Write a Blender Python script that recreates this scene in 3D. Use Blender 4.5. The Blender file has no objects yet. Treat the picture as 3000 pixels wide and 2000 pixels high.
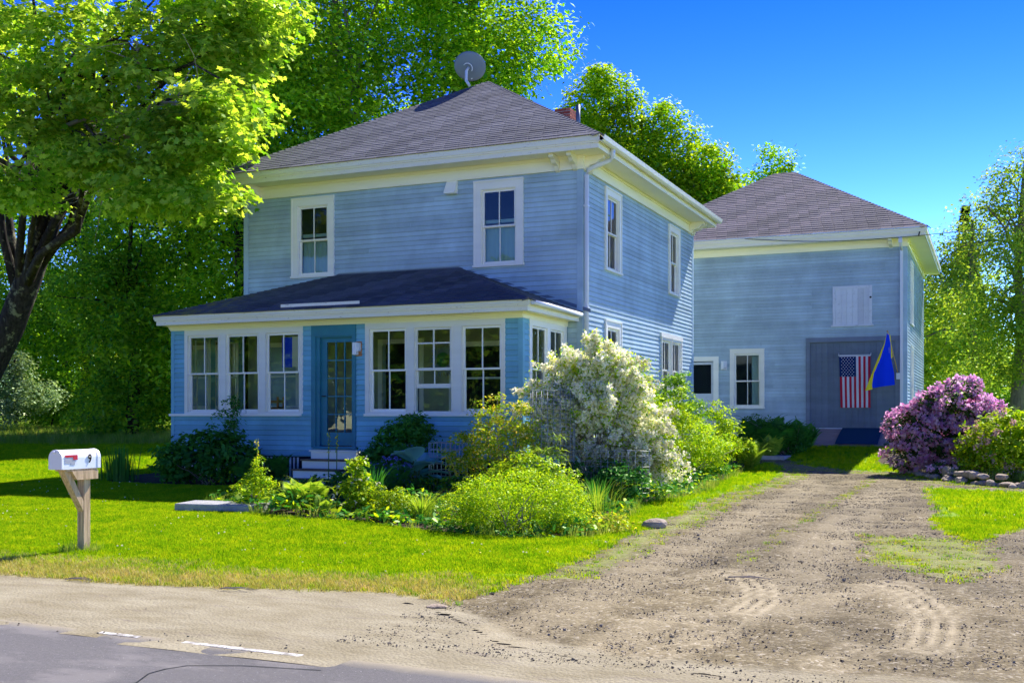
import bpy, bmesh, math, random
import numpy as np
from mathutils import Vector, Matrix
rad = math.radians
random.seed(7)
RNG = np.random.default_rng(11)

# ------------------------------------------------------------------ camera
scene = bpy.context.scene
C = scene.collection
YAW = rad(23.7); FPX = 3200.0; V0 = 1214.0; EYE = 1.5
cam_data = bpy.data.cameras.new("camera")
cam_data.sensor_fit = 'HORIZONTAL'; cam_data.sensor_width = 36.0
cam_data.lens = FPX / 3000.0 * 36.0
cam_data.shift_y = (V0 - 1000.0) / 3000.0
cam_data.clip_start = 0.1; cam_data.clip_end = 3000
cam = bpy.data.objects.new("camera", cam_data); C.objects.link(cam)
cam.location = (0, 0, EYE); cam.rotation_euler = (rad(90), 0, YAW)
scene.camera = cam

# ------------------------------------------------------------------ light
SUN_AZ = rad(13.2)      # from +Y towards +X
SUN_EL = rad(46.5)
SUN_STRENGTH = 3.0
SKY_STRENGTH = 0.13
EXPOSURE = 1.8
world = bpy.data.worlds.new("World"); scene.world = world; world.use_nodes = True
wn = world.node_tree; wn.nodes.clear()
wo = wn.nodes.new('ShaderNodeOutputWorld'); wb = wn.nodes.new('ShaderNodeBackground')
sky = wn.nodes.new('ShaderNodeTexSky'); sky.sky_type = 'NISHITA'; sky.sun_disc = False
sky.sun_elevation = SUN_EL; sky.sun_rotation = SUN_AZ
sky.air_density = 0.8; sky.dust_density = 0.0; sky.ozone_density = 3.0
hs = wn.nodes.new('ShaderNodeHueSaturation'); hs.inputs['Saturation'].default_value = 1.13; hs.inputs['Hue'].default_value = .523; hs.inputs['Value'].default_value = .218
gm = wn.nodes.new('ShaderNodeGamma'); gm.inputs[1].default_value = 1.74; wn.links.new(sky.outputs[0], gm.inputs[0])
wn.links.new(gm.outputs[0], hs.inputs['Color']); wn.links.new(hs.outputs[0], wb.inputs[0])
wb.inputs[1].default_value = SKY_STRENGTH; wn.links.new(wb.outputs[0], wo.inputs[0])
sl = bpy.data.lights.new("sun", 'SUN'); sl.energy = SUN_STRENGTH; sl.angle = rad(0.53); sl.color = (1.0, 0.955, 0.87)
sun = bpy.data.objects.new("sun", sl); C.objects.link(sun)
sdir = Vector((math.sin(SUN_AZ) * math.cos(SUN_EL), math.cos(SUN_AZ) * math.cos(SUN_EL), math.sin(SUN_EL)))
sun.rotation_euler = sdir.to_track_quat('Z', 'Y').to_euler(); sun.location = (0, 0, 40)
scene.view_settings.view_transform = 'Standard'; scene.view_settings.look = 'None'
scene.view_settings.gamma = 1.0; scene.view_settings.exposure = EXPOSURE
scene.cycles.max_bounces = 8; scene.cycles.transparent_max_bounces = 16
scene.cycles.transmission_bounces = 6; scene.cycles.diffuse_bounces = 5

# ------------------------------------------------------------------ helpers
_s, _c = math.sin(YAW), math.cos(YAW)
def at(u, v, d):
    """world point that lies d metres in front of the camera along the photograph's (u, v)"""
    t = (u - 1500.0) / FPX
    return np.array([(_c * t - _s) * d, (_s * t + _c) * d, EYE - (v - V0) / FPX * d])
def gh(y):
    return np.interp(y, [8.5, 16.6, 31.7, 34, 60], [0, .17, .66, .7, .8])
def tag(o, label=None, cat=None, group=None, kind=None):
    if label: o['label'] = label
    if cat: o['category'] = cat
    if group: o['group'] = group
    if kind: o['kind'] = kind
    return o
def empty(name, loc, parent=None, label=None, cat=None, group=None):
    o = bpy.data.objects.new(name, None); C.objects.link(o); o.empty_display_size = .2
    o['_o'] = [float(a) for a in loc]
    if parent is not None:
        po = parent['_o']; o.parent = parent; o.location = (loc[0]-po[0], loc[1]-po[1], loc[2]-po[2])
    else: o.location = loc
    return tag(o, label, cat, group)
def link(name, me, parent, loc=(0, 0, 0), rz=0, sc=None):
    """loc is a world position"""
    o = bpy.data.objects.new(name, me); C.objects.link(o); o['_o'] = [float(a) for a in loc]
    if parent is not None:
        po = parent['_o']; o.parent = parent; o.location = (loc[0]-po[0], loc[1]-po[1], loc[2]-po[2])
    else: o.location = loc
    o.rotation_euler = (0, 0, rz) if not hasattr(rz, '__len__') else rz
    if sc: o.scale = sc
    return o
class MB:
    def __init__(s): s.v = []; s.f = []; s.m = []; s.smooth = []
    def add(s, vs, fs, mi=0, sm=False):
        b = len(s.v); s.v += [tuple(map(float, p)) for p in vs]
        s.f += [tuple(b + i for i in f) for f in fs]; s.m += [mi] * len(fs); s.smooth += [sm] * len(fs); return s
    def box(s, x0, x1, y0, y1, z0, z1, mi=0):
        if x1 < x0: x0, x1 = x1, x0
        if y1 < y0: y0, y1 = y1, y0
        return s.add([(x0,y0,z0),(x1,y0,z0),(x1,y1,z0),(x0,y1,z0),(x0,y0,z1),(x1,y0,z1),(x1,y1,z1),(x0,y1,z1)],
                     [(0,3,2,1),(4,5,6,7),(0,1,5,4),(1,2,6,5),(2,3,7,6),(3,0,4,7)], mi)
    def tube(s, pts, rs, n=8, mi=0, sm=True, cap=True):
        pts = [Vector(p) for p in pts]
        if not hasattr(rs, '__len__'): rs = [rs] * len(pts)
        vs = []; up = Vector((0.31, 0.17, 1)).normalized()
        for i, p in enumerate(pts):
            a = pts[max(i-1, 0)]; b = pts[min(i+1, len(pts)-1)]; t = (b - a).normalized()
            x = t.cross(up)
            if x.length < .05: x = t.cross(Vector((1, 0, 0)))
            x.normalize(); y = t.cross(x)
            for k in range(n):
                an = 2 * math.pi * k / n; vs.append(p + (x * math.cos(an) + y * math.sin(an)) * rs[i])
        fs = [(i*n+k, i*n+(k+1) % n, (i+1)*n+(k+1) % n, (i+1)*n+k) for i in range(len(pts)-1) for k in range(n)]
        s.add(vs, fs, mi, sm)
        if cap: s.f += [tuple(range(len(s.v)-n, len(s.v))), tuple(reversed(range(len(s.v)-n*len(pts), len(s.v)-n*len(pts)+n)))]; s.m += [mi]*2; s.smooth += [False]*2
        return s
    def mesh(s, name, mats, org=(0, 0, 0)):
        me = bpy.data.meshes.new(name)
        me.from_pydata([(a-org[0], b-org[1], c-org[2]) for a, b, c in s.v], [], s.f)
        for m in (mats if isinstance(mats, (list, tuple)) else [mats]): me.materials.append(m)
        me.polygons.foreach_set('material_index', s.m); me.polygons.foreach_set('use_smooth', s.smooth); me.update()
        return me
    def build(s, name, mats, parent=None, label=None, cat=None, group=None, kind=None, origin=None, bevel=0):
        if origin is None:
            origin = tuple(parent['_o']) if parent is not None else (0, 0, 0)
        o = link(name, s.mesh(name, mats, origin), parent, origin)
        if bevel:
            b = o.modifiers.new('bevel', 'BEVEL'); b.width = bevel; b.segments = 1; b.limit_method = 'ANGLE'
        return tag(o, label, cat, group, kind)
class Fr:
    """a wall frame: u along the wall, o outwards, z up"""
    def __init__(s, kind, p): s.k = kind; s.p = p
    def P(s, u, o, z):
        if s.k == 'F': return (u, s.p - o, z)      # faces -Y
        if s.k == 'R': return (s.p + o, u, z)      # faces +X
        if s.k == 'L': return (s.p - o, u, z)      # faces -X
        return (u, s.p + o, z)                     # 'B' faces +Y
    def box(s, mb, u0, u1, o0, o1, z0, z1, mi=0):
        a = s.P(u0, o0, z0); b = s.P(u1, o1, z1); mb.box(a[0], b[0], a[1], b[1], z0, z1, mi)

# ------------------------------------------------------------------ materials
def mat(name, base=(.5, .5, .5), rough=.6, spec=.4, metal=0):
    m = bpy.data.materials.new(name); m.use_nodes = True
    b = m.node_tree.nodes['Principled BSDF']
    b.inputs['Base Color'].default_value = (*base, 1); b.inputs['Roughness'].default_value = rough
    b.inputs['Specular IOR Level'].default_value = spec; b.inputs['Metallic'].default_value = metal
    return m
def nd(m, t, **kw):
    n = m.node_tree.nodes.new(t)
    for k, v in kw.items(): setattr(n, k, v)
    return n
def lk(m, a, b): m.node_tree.links.new(a, b)
def pos(m, scale=(1, 1, 1)):
    g = nd(m, 'ShaderNodeNewGeometry'); mp = nd(m, 'ShaderNodeMapping'); mp.inputs['Scale'].default_value = scale
    lk(m, g.outputs['Position'], mp.inputs['Vector']); return mp.outputs[0]
def noise(m, vec, scale, detail=4, rough=.55):
    n = nd(m, 'ShaderNodeTexNoise'); n.inputs['Scale'].default_value = scale; n.inputs['Detail'].default_value = detail
    n.inputs['Roughness'].default_value = rough; lk(m, vec, n.inputs['Vector']); return n.outputs['Fac']
def ramp(m, fac, stops):
    r = nd(m, 'ShaderNodeValToRGB'); e = r.color_ramp.elements
    while len(e) < len(stops): e.new(.5)
    for i, (p, c) in enumerate(stops):
        e[i].position = p; e[i].color = (*c, 1) if hasattr(c, '__len__') else (c, c, c, 1)
    lk(m, fac, r.inputs['Fac']); return r.outputs['Color']
def mix(m, fac, a, b, mode='MIX'):
    n = nd(m, 'ShaderNodeMix', data_type='RGBA', blend_type=mode)
    for s, v in ((n.inputs['Factor'], fac), (n.inputs[6], a), (n.inputs[7], b)):
        if hasattr(v, 'is_linked'): lk(m, v, s)
        elif hasattr(v, '__len__'): s.default_value = (*v, 1)
        else: s.default_value = v
    return n.outputs[2]
def mth(m, op, a, b=0.0, clamp=False):
    n = nd(m, 'ShaderNodeMath', operation=op); n.use_clamp = clamp
    for s, v in ((n.inputs[0], a), (n.inputs[1], b)):
        if hasattr(v, 'is_linked'): lk(m, v, s)
        else: s.default_value = v
    return n.outputs[0]
def bump(m, h, dist=.01, strength=1):
    b = nd(m, 'ShaderNodeBump'); b.inputs['Distance'].default_value = dist; b.inputs['Strength'].default_value = strength
    lk(m, h, b.inputs['Height']); lk(m, b.outputs[0], m.node_tree.nodes['Principled BSDF'].inputs['Normal'])
def setc(m, c): lk(m, c, m.node_tree.nodes['Principled BSDF'].inputs['Base Color'])

def paint(name, base, dirt=(.25, .24, .2), wear=.62, rough=.55, var=.06, peel=None):
    m = mat(name, base, rough, .35)
    p = pos(m, (1, 1, 1)); p2 = pos(m, (.6, .6, 5))
    oi = nd(m, 'ShaderNodeObjectInfo')
    a = noise(m, p2, 1.1, 4); c = ramp(m, a, [(.3, tuple(x * (1 - var) for x in base)), (.7, tuple(min(1, x * (1 + var)) for x in base))])
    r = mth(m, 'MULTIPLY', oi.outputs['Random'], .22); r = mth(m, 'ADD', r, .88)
    if var > .05: r = mth(m, 'MULTIPLY', r, ramp(m, noise(m, pos(m, (1, 1, .7)), 1.3, 6, .65), [(.34, .86), (.66, 1.14)]))  # broad patches: weathered tone plus dappled light painted into the colour
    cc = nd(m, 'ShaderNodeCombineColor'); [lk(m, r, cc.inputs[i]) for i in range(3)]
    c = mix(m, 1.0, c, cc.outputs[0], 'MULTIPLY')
    d = ramp(m, noise(m, p, 9, 8, .7), [(wear, 0), (wear + .16, 1)])
    c = mix(m, mth(m, 'MULTIPLY', d, .55), c, dirt)
    if peel:
        q = ramp(m, noise(m, pos(m, (1.2, 1.2, 6)), 6, 8, .75), [(peel[0], 0), (peel[0] + .03, 1)])
        c = mix(m, q, c, peel[1])
    setc(m, c); bump(m, noise(m, p, 60, 4), .0015); return m
M = {}
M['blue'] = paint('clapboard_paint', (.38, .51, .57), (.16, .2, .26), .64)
M['pblue'] = paint('shaded_porch_blue_paint', (.17, .42, .53), (.09, .16, .24), .66)  # bluer porch paint, darkened in its colour for the weaker sky light there
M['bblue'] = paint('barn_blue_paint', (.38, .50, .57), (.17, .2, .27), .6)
M['cornerblue'] = paint('corner_board_paint', (.38, .52, .61), (.16, .2, .26), .68)
M['white'] = paint('white_trim_paint', (.88, .86, .76), (.5, .46, .36), .66, .5, .04)
M['cream'] = paint('cream_cornice_paint', (.90, .86, .66), (.5, .42, .27), .62, .5, .05)
M['fascia'] = paint('weathered_fascia_paint', (.88, .84, .66), (.45, .38, .25), .6, .5, .05, peel=(.62, (.26, .19, .11)))
M['teal'] = paint('teal_door_paint', (.03, .20, .27), (.01, .07, .11), .66, .4, .08)
M['barndoor'] = paint('barn_door_paint', (.14, .18, .235), (.06, .08, .1), .6, .6, .1)
M['barntrim'] = paint('barn_trim_paint', (.17, .21, .27), (.08, .1, .12), .6, .6, .1)
M['hatch'] = paint('hatch_paint', (.62, .66, .72), (.35, .37, .4), .55, .6, .05, peel=(.72, (.22, .22, .22)))
M['metalwhite'] = mat('white_metal', (.72, .75, .78), .35, .5)
M['mailwhite'] = mat('mailbox_white', (.85, .85, .88), .3, .5)
M['vinyl'] = paint('wall_paint_inside', (.36, .37, .25), (.25, .25, .17), .7)
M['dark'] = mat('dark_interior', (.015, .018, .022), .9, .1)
M['black'] = mat('black_metal', (.012, .012, .014), .4, .5)
M['red'] = mat('red_plastic', (.62, .02, .035), .45, .4)
M['greytape'] = mat('grey_tape', (.42, .42, .44), .5, .4)
M['curtain'] = mat('curtain_cloth', (.35, .50, .46), .9, .1)
M['floorwood'] = mat('floor_boards', (.22, .15, .09), .5, .4)
M['chairwood'] = mat('chair_wood', (.50, .20, .06), .4, .4)
M['galv'] = mat('galvanised_wire', (.40, .45, .45), .4, .5, .6)
M['oldgalv'] = mat('old_wire', (.36, .38, .38), .5, .4, .5)
M['dish'] = mat('dish_grey', (.20, .25, .30), .5, .4)
M['pipe'] = mat('flue_metal', (.16, .19, .22), .45, .5, .5)
M['mortar'] = mat('mortar', (.36, .32, .29), .9, .2)
M['carpet'] = mat('ramp_carpet', (.012, .05, .10), .95, .1)
M['brass'] = mat('lamp_mount', (.45, .19, .08), .5, .4)
M['frost'] = mat('lamp_glass', (.82, .84, .86), .3, .5)
M['cardblue'] = mat('card_blue', (.01, .06, .62), .7, .2)
M['cardyellow'] = mat('card_pale_yellow', (.68, .62, .42), .7, .2)
M['petalp'] = None

def m_glass():
    m = bpy.data.materials.new('window_glass'); m.use_nodes = True; nt = m.node_tree; nt.nodes.clear()
    o = nd(m, 'ShaderNodeOutputMaterial'); mx = nd(m, 'ShaderNodeMixShader'); tr = nd(m, 'ShaderNodeBsdfTransparent')
    tr.inputs[0].default_value = (.86, .93, .90, 1); gl = nd(m, 'ShaderNodeBsdfGlossy'); gl.inputs['Roughness'].default_value = .01
    fr = nd(m, 'ShaderNodeFresnel'); fr.inputs[0].default_value = 1.5
    bp = nd(m, 'ShaderNodeBump'); bp.inputs['Distance'].default_value = .004; bp.inputs['Strength'].default_value = .12
    lk(m, noise(m, pos(m), 3.2, 2), bp.inputs['Height']); lk(m, bp.outputs[0], gl.inputs['Normal'])
    f2 = mth(m, 'MULTIPLY', fr.outputs[0], 1.1, True)
    lk(m, f2, mx.inputs[0]); lk(m, tr.outputs[0], mx.inputs[1]); lk(m, gl.outputs[0], mx.inputs[2]); lk(m, mx.outputs[0], o.inputs[0])
    return m
M['glass'] = m_glass()
def m_leaf(name, c0, c1, trans=.5, tint=(1.25, 1.15, .5), gloss=.12, mids=None):
    m = bpy.data.materials.new(name); m.use_nodes = True; nt = m.node_tree; nt.nodes.clear()
    o = nd(m, 'ShaderNodeOutputMaterial'); g = nd(m, 'ShaderNodeNewGeometry')
    st = [(0.0, c0), (1.0, c1)] if not mids else [(0.0, c0)] + mids + [(1.0, c1)]
    col = ramp(m, g.outputs['Random Per Island'], st)
    big = ramp(m, noise(m, pos(m), .55, 2), [(.35, .72), (.65, 1.18)]); col = mix(m, 1, col, big, 'MULTIPLY')
    df = nd(m, 'ShaderNodeBsdfDiffuse'); tl = nd(m, 'ShaderNodeBsdfTranslucent'); gl = nd(m, 'ShaderNodeBsdfGlossy')
    gl.inputs['Roughness'].default_value = .38; gl.inputs[0].default_value = (.7, .85, .5, 1)
    lk(m, col, df.inputs[0]); lk(m, mix(m, 1, col, tint, 'MULTIPLY'), tl.inputs[0])
    m1 = nd(m, 'ShaderNodeMixShader'); m1.inputs[0].default_value = trans; lk(m, df.outputs[0], m1.inputs[1]); lk(m, tl.outputs[0], m1.inputs[2])
    m2 = nd(m, 'ShaderNodeMixShader'); m2.inputs[0].default_value = gloss * .2
    lk(m, m1.outputs[0], m2.inputs[1]); lk(m, gl.outputs[0], m2.inputs[2])
    lk(m, m2.outputs[0], o.inputs[0]); return m
M['maple'] = m_leaf('maple_leaves', (.14, .38, .015), (.62, .78, .11), .66)
M['mapledark'] = m_leaf('dark_maple_leaves', (.06, .29, .010), (.50, .74, .03), .58)
M['deep'] = m_leaf('deep_background_leaves', (.02, .16, .010), (.34, .60, .03), .54)
M['oak'] = m_leaf('yellow_green_leaves', (.08, .32, .010), (.56, .70, .02), .62)
M['birch'] = m_leaf('fine_birch_leaves', (.12, .32, .05), (.50, .62, .06), .55)
M['conifer'] = m_leaf('spruce_needles', (.015, .05, .02), (.04, .10, .03), .2)
M['under'] = m_leaf('undergrowth_leaves', (.05, .26, .02), (.42, .66, .04), .55)
M['pale'] = m_leaf('pale_variegated_leaves', (.14, .26, .10), (.42, .55, .32), .4)
M['shade'] = m_leaf('garden_leaves', (.03, .19, .03), (.10, .32, .04), .4)
M['bright'] = m_leaf('yellow_green_garden_leaves', (.12, .34, .006), (.60, .72, .02), .52)
M['bronze'] = m_leaf('bronze_tipped_leaves', (.14, .34, .01), (.75, .48, .10), .5, mids=[(.45, (.40, .52, .03)), (.8, (.60, .60, .05))])
M['fern'] = m_leaf('fern_fronds', (.14, .34, .02), (.50, .62, .08), .5)
M['ferndark'] = m_leaf('dark_fern_fronds', (.03, .20, .03), (.10, .32, .05), .45)
M['hosta'] = m_leaf('hosta_leaves', (.16, .42, .40), (.26, .55, .48), .25, (1, 1.1, .9))
M['rholeaf'] = m_leaf('rhododendron_leaves', (.02, .08, .02), (.10, .18, .03), .3)
M['petalw'] = m_leaf('white_petals', (.84, .78, .58), (.95, .93, .82), .45, (1, .98, .85), .02)
M['petalp'] = m_leaf('purple_petals', (.78, .30, .58), (.97, .76, .86), .5, (1.1, .9, 1.1), .02)
M['petalpk'] = m_leaf('faded_pink_petals', (.55, .36, .30), (.72, .52, .48), .45, (1.1, .9, .9), .02)
M['petalb'] = m_leaf('violet_petals', (.09, .08, .45), (.26, .24, .7), .4, (1, 1, 1.1), .02)
M['stalk'] = mat('green_stalks', (.12, .18, .04), .7, .2)
M['twig'] = mat('dead_twigs', (.30, .26, .22), .9, .1)
def m_grass(name, stops, trans=.45):
    m = bpy.data.materials.new(name); m.use_nodes = True; nt = m.node_tree; nt.nodes.clear()
    o = nd(m, 'ShaderNodeOutputMaterial')
    oi = nd(m, 'ShaderNodeObjectInfo')
    n = mth(m, 'ADD', mth(m, 'MULTIPLY', noise(m, pos(m), 1.6, 6, .7), .9), mth(m, 'MULTIPLY', mth(m, 'SUBTRACT', oi.outputs['Random'], .35), .5), True)
    col = ramp(m, n, stops)
    df = nd(m, 'ShaderNodeBsdfDiffuse'); tl = nd(m, 'ShaderNodeBsdfTranslucent')
    lk(m, col, df.inputs[0]); lk(m, mix(m, 1, col, (1.25, 1.1, .5), 'MULTIPLY'), tl.inputs[0])
    m1 = nd(m, 'ShaderNodeMixShader'); m1.inputs[0].default_value = trans; lk(m, df.outputs[0], m1.inputs[1]); lk(m, tl.outputs[0], m1.inputs[2])
    lk(m, m1.outputs[0], o.inputs[0]); return m
M['lawn'] = m_grass('lawn_grass', [(.2, (.10, .30, .006)), (.5, (.27, .48, .008)), (.8, (.52, .62, .015))])
M['dry'] = m_grass('dry_verge_grass', [(.2, (.30, .42, .04)), (.5, (.50, .48, .12)), (.8, (.66, .54, .26))], .3)
M['tall'] = m_grass('long_grass', [(.2, (.14, .28, .03)), (.5, (.26, .40, .05)), (.8, (.42, .46, .14))])
def m_bark(name, a, b, lichen=None):
    m = mat(name, a, .9, .2); p = pos(m, (1, 1, .25)); n = noise(m, p, 14, 8, .7)
    c = ramp(m, n, [(.35, a), (.65, b)])
    if lichen: c = mix(m, ramp(m, noise(m, pos(m), 2.6, 6, .7), [(.56, 0), (.62, 1)]), c, lichen)
    setc(m, c); bump(m, n, .04); return m
M['bark'] = m_bark('maple_bark', (.010, .008, .007), (.06, .048, .038), (.22, .21, .12))
M['barkgrey'] = m_bark('grey_bark', (.10, .09, .07), (.24, .21, .17), (.30, .29, .2))
def m_shingle(name, cols, moss=None):
    m = mat(name, cols[0], .9, .25); g = nd(m, 'ShaderNodeNewGeometry')
    c = ramp(m, g.outputs['Random Per Island'], [(0, cols[0]), (.5, cols[1]), (1, cols[2])])
    sp = ramp(m, noise(m, pos(m), 90, 3, .8), [(.3, .72), (.7, 1.25)]); c = mix(m, 1, c, sp, 'MULTIPLY')
    st = ramp(m, noise(m, pos(m, (1, 1, .4)), 1.4, 5), [(.35, .85), (.65, 1.12)]); c = mix(m, 1, c, st, 'MULTIPLY')
    if moss:
        sx = nd(m, 'ShaderNodeSeparateXYZ'); lk(m, g.outputs['Position'], sx.inputs[0])
        f = mth(m, 'SUBTRACT', moss[0], sx.outputs['X']); f = mth(m, 'MULTIPLY', f, moss[1], True)
        f2 = mth(m, 'MULTIPLY', f, ramp(m, noise(m, pos(m), 4, 6, .7), [(.45, 0), (.6, 1)]))
        c = mix(m, f2, c, (.20, .19, .05))
    setc(m, c); bump(m, noise(m, pos(m), 120, 3), .002); return m
M['shingle'] = m_shingle('grey_purple_shingles', [(.085, .088, .108), (.115, .118, .142), (.15, .15, .175)], (-15.2, 1.1))
M['barnshingle'] = m_shingle('plum_grey_shingles', [(.09, .085, .105), (.125, .115, .138), (.175, .15, .172)])
M['porchshingle'] = m_shingle('shaded_porch_shingles', [(.055, .065, .085), (.075, .085, .11), (.10, .11, .14)], (-13.6, .7))  # darker navy: the house's shade on this roof is put into the colour
def m_brick():
    m = mat('red_brick', (.33, .08, .05), .9, .2); oi = nd(m, 'ShaderNodeObjectInfo')
    c = ramp(m, oi.outputs['Random'], [(0, (.22, .05, .035)), (.5, (.36, .08, .05)), (1, (.46, .14, .09))])
    c = mix(m, 1, c, ramp(m, noise(m, pos(m), 40, 4), [(.3, .7), (.7, 1.2)]), 'MULTIPLY'); setc(m, c); bump(m, noise(m, pos(m), 80, 4), .004); return m
M['brick'] = m_brick()
def m_wood(name, a, b, axis=(9, 9, .6)):
    m = mat(name, a, .8, .2); n = noise(m, pos(m, axis), 5, 8, .65); setc(m, ramp(m, n, [(.35, a), (.65, b)])); bump(m, n, .003); return m
M['post'] = m_wood('weathered_post_wood', (.40, .26, .13), (.80, .56, .32))
M['rampwood'] = m_wood('ramp_wood', (.24, .18, .16), (.38, .30, .26), (.6, 9, 9))
M['treadwood'] = m_wood('tread_wood', (.13, .09, .06), (.22, .15, .10), (.6, 9, 9))
def m_stone(name, a, b):
    m = mat(name, a, .9, .2); oi = nd(m, 'ShaderNodeObjectInfo'); n = noise(m, pos(m), 7, 8, .7)
    c = ramp(m, n, [(.3, a), (.7, b)]); r = mth(m, 'ADD', mth(m, 'MULTIPLY', oi.outputs['Random'], .5), .75)
    cc = nd(m, 'ShaderNodeCombineColor'); [lk(m, r, cc.inputs[i]) for i in range(3)]
    setc(m, mix(m, 1, c, cc.outputs[0], 'MULTIPLY')); bump(m, noise(m, pos(m), 22, 8, .7), .02); return m
M['stone'] = m_stone('field_stone', (.26, .20, .14), (.50, .41, .31))
M['granite'] = m_stone('granite_slab', (.26, .26, .26), (.42, .42, .42))
M['pebble'] = m_stone('gravel_pebbles', (.17, .138, .085), (.45, .38, .26))
M['pebbledark'] = m_stone('dark_gravel', (.12, .10, .075), (.26, .22, .16))
M['soil'] = m_stone('bed_soil', (.05, .035, .025), (.10, .07, .05))

def m_terrain(lift=False):
    """soil under grass, gravel and pale sand, blended where the ground itself changes"""
    m = mat('ground_cover', (.3, .3, .3), .95, .15); p = pos(m)
    def attr(n):
        a = nd(m, 'ShaderNodeAttribute', attribute_name=n); return a.outputs['Fac']
    n1 = noise(m, p, 2.3, 8, .68); n2 = noise(m, p, 14, 6, .7); n3 = noise(m, p, 60, 5, .7)
    vo = nd(m, 'ShaderNodeTexVoronoi'); vo.inputs['Scale'].default_value = 42; lk(m, p, vo.inputs['Vector'])
    vr = nd(m, 'ShaderNodeSeparateColor'); lk(m, vo.outputs['Color'], vr.inputs[0])
    grav = ramp(m, n1, [(.3, (.098, .076, .038)), (.5, (.142, .115, .062)), (.7, (.205, .170, .098))])
    peb = ramp(m, vr.outputs[0], [(0, (.10, .078, .042)), (.55, (.175, .138, .070)), (.82, (.27, .222, .125)), (1, (.44, .39, .29))])
    grav = mix(m, ramp(m, n2, [(.42, .25), (.6, .8)]), grav, peb)
    grav = mix(m, 1, grav, ramp(m, n3, [(.3, .7), (.7, 1.25)]), 'MULTIPLY'); grav = mix(m, 1, grav, ramp(m, noise(m, pos(m, (1, .6, 1)), .7, 4), [(.38, .78), (.62, 1.18)]), 'MULTIPLY')
    sand = ramp(m, noise(m, pos(m, (.45, 1, 1)), 3.1, 8, .65), [(.28, (.205, .172, .098)), (.5, (.27, .235, .15)), (.7, (.335, .298, .20))])
    sand = mix(m, ramp(m, noise(m, pos(m, (.25, 2.2, 1)), 5, 7, .7), [(.58, 0), (.68, .75)]), sand, (.20, .165, .13))
    sand = mix(m, 1, sand, ramp(m, n3, [(.3, .84), (.7, 1.12)]), 'MULTIPLY')
    dry = ramp(m, n2, [(.3, (.26, .21, .11)), (.55, (.30, .28, .10)), (.75, (.24, .28, .05))])
    lawn = ramp(m, n2, [(.3, (.10, .19, .006)), (.7, (.24, .38, .010))])
    soilc = ramp(m, n2, [(.3, (.035, .025, .017)), (.7, (.10, .072, .045))])
    jit = mth(m, 'ADD', mth(m, 'MULTIPLY', mth(m, 'SUBTRACT', n1, .5), 1.3), mth(m, 'MULTIPLY', mth(m, 'SUBTRACT', n2, .5), .9))
    def sel(a, lo=.35, hi=.65): return ramp(m, mth(m, 'ADD', a, mth(m, 'MULTIPLY', jit, .6)), [(lo, 0), (hi, 1)])
    c = lawn
    c = mix(m, sel(attr('w_dry')), c, dry)
    c = mix(m, sel(attr('w_soil')), c, soilc)
    c = mix(m, sel(attr('w_grav'), .42, .56), c, grav)
    c = mix(m, sel(attr('w_sand'), .3, .7), c, sand)
    c = mix(m, mth(m, 'MULTIPLY', sel(attr('w_weed')), .55), c, (.22, .26, .05))
    c = mix(m, mth(m, 'MULTIPLY', attr('w_track'), .95), c, (.42, .355, .225))
    setc(m, c)
    h = mth(m, 'ADD', mth(m, 'MULTIPLY', n3, .35), mth(m, 'ADD', n2, mth(m, 'MULTIPLY', vo.outputs['Distance'], -.8)))
    bump(m, h, .012, .6); return m
M['terrain'] = m_terrain()
def m_asphalt():
    m = mat('worn_asphalt', (.15, .15, .17), .85, .3); p = pos(m)
    c = ramp(m, noise(m, p, 130, 3, .8), [(.3, (.085, .08, .078)), (.7, (.165, .155, .145))])
    c = mix(m, 1, c, ramp(m, noise(m, pos(m, (.3, 1, 1)), 1.3, 5), [(.3, .88), (.7, 1.12)]), 'MULTIPLY')
    c = mix(m, 1, c, ramp(m, noise(m, p, 34, 5, .8), [(.3, .78), (.7, 1.22)]), 'MULTIPLY')
    c = mix(m, ramp(m, noise(m, pos(m, (.5, 1, 1)), 2.2, 6, .6), [(.52, 0), (.62, .5)]), c, (.24, .22, .20))
    c = mix(m, ramp(m, noise(m, p, 60, 1), [(.72, 0), (.76, .7)]), c, (.5, .48, .46))
    a = nd(m, 'ShaderNodeAttribute', attribute_name='w_edge').outputs['Fac']
    f = ramp(m, mth(m, 'ADD', a, mth(m, 'MULTIPLY', mth(m, 'SUBTRACT', noise(m, p, 5, 8, .7), .5), .5)), [(.45, 0), (.95, 1)])
    c = mix(m, f, c, (.32, .275, .18)); setc(m, c); bump(m, noise(m, p, 200, 3, .8), .004); return m
M['asphalt'] = m_asphalt()
def m_line():
    m = mat('worn_line_paint', (.75, .75, .73), .7, .3); nt = m.node_tree; b = nt.nodes['Principled BSDF']
    f = ramp(m, noise(m, pos(m), 9, 9, .75), [(.44, 0), (.56, 1)]); c = mix(m, f, (.24, .22, .18), (.66, .64, .60)); setc(m, c); return m
M['line'] = m_line()
def m_flag(name, col): return mat(name, col, .85, .1)

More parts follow.
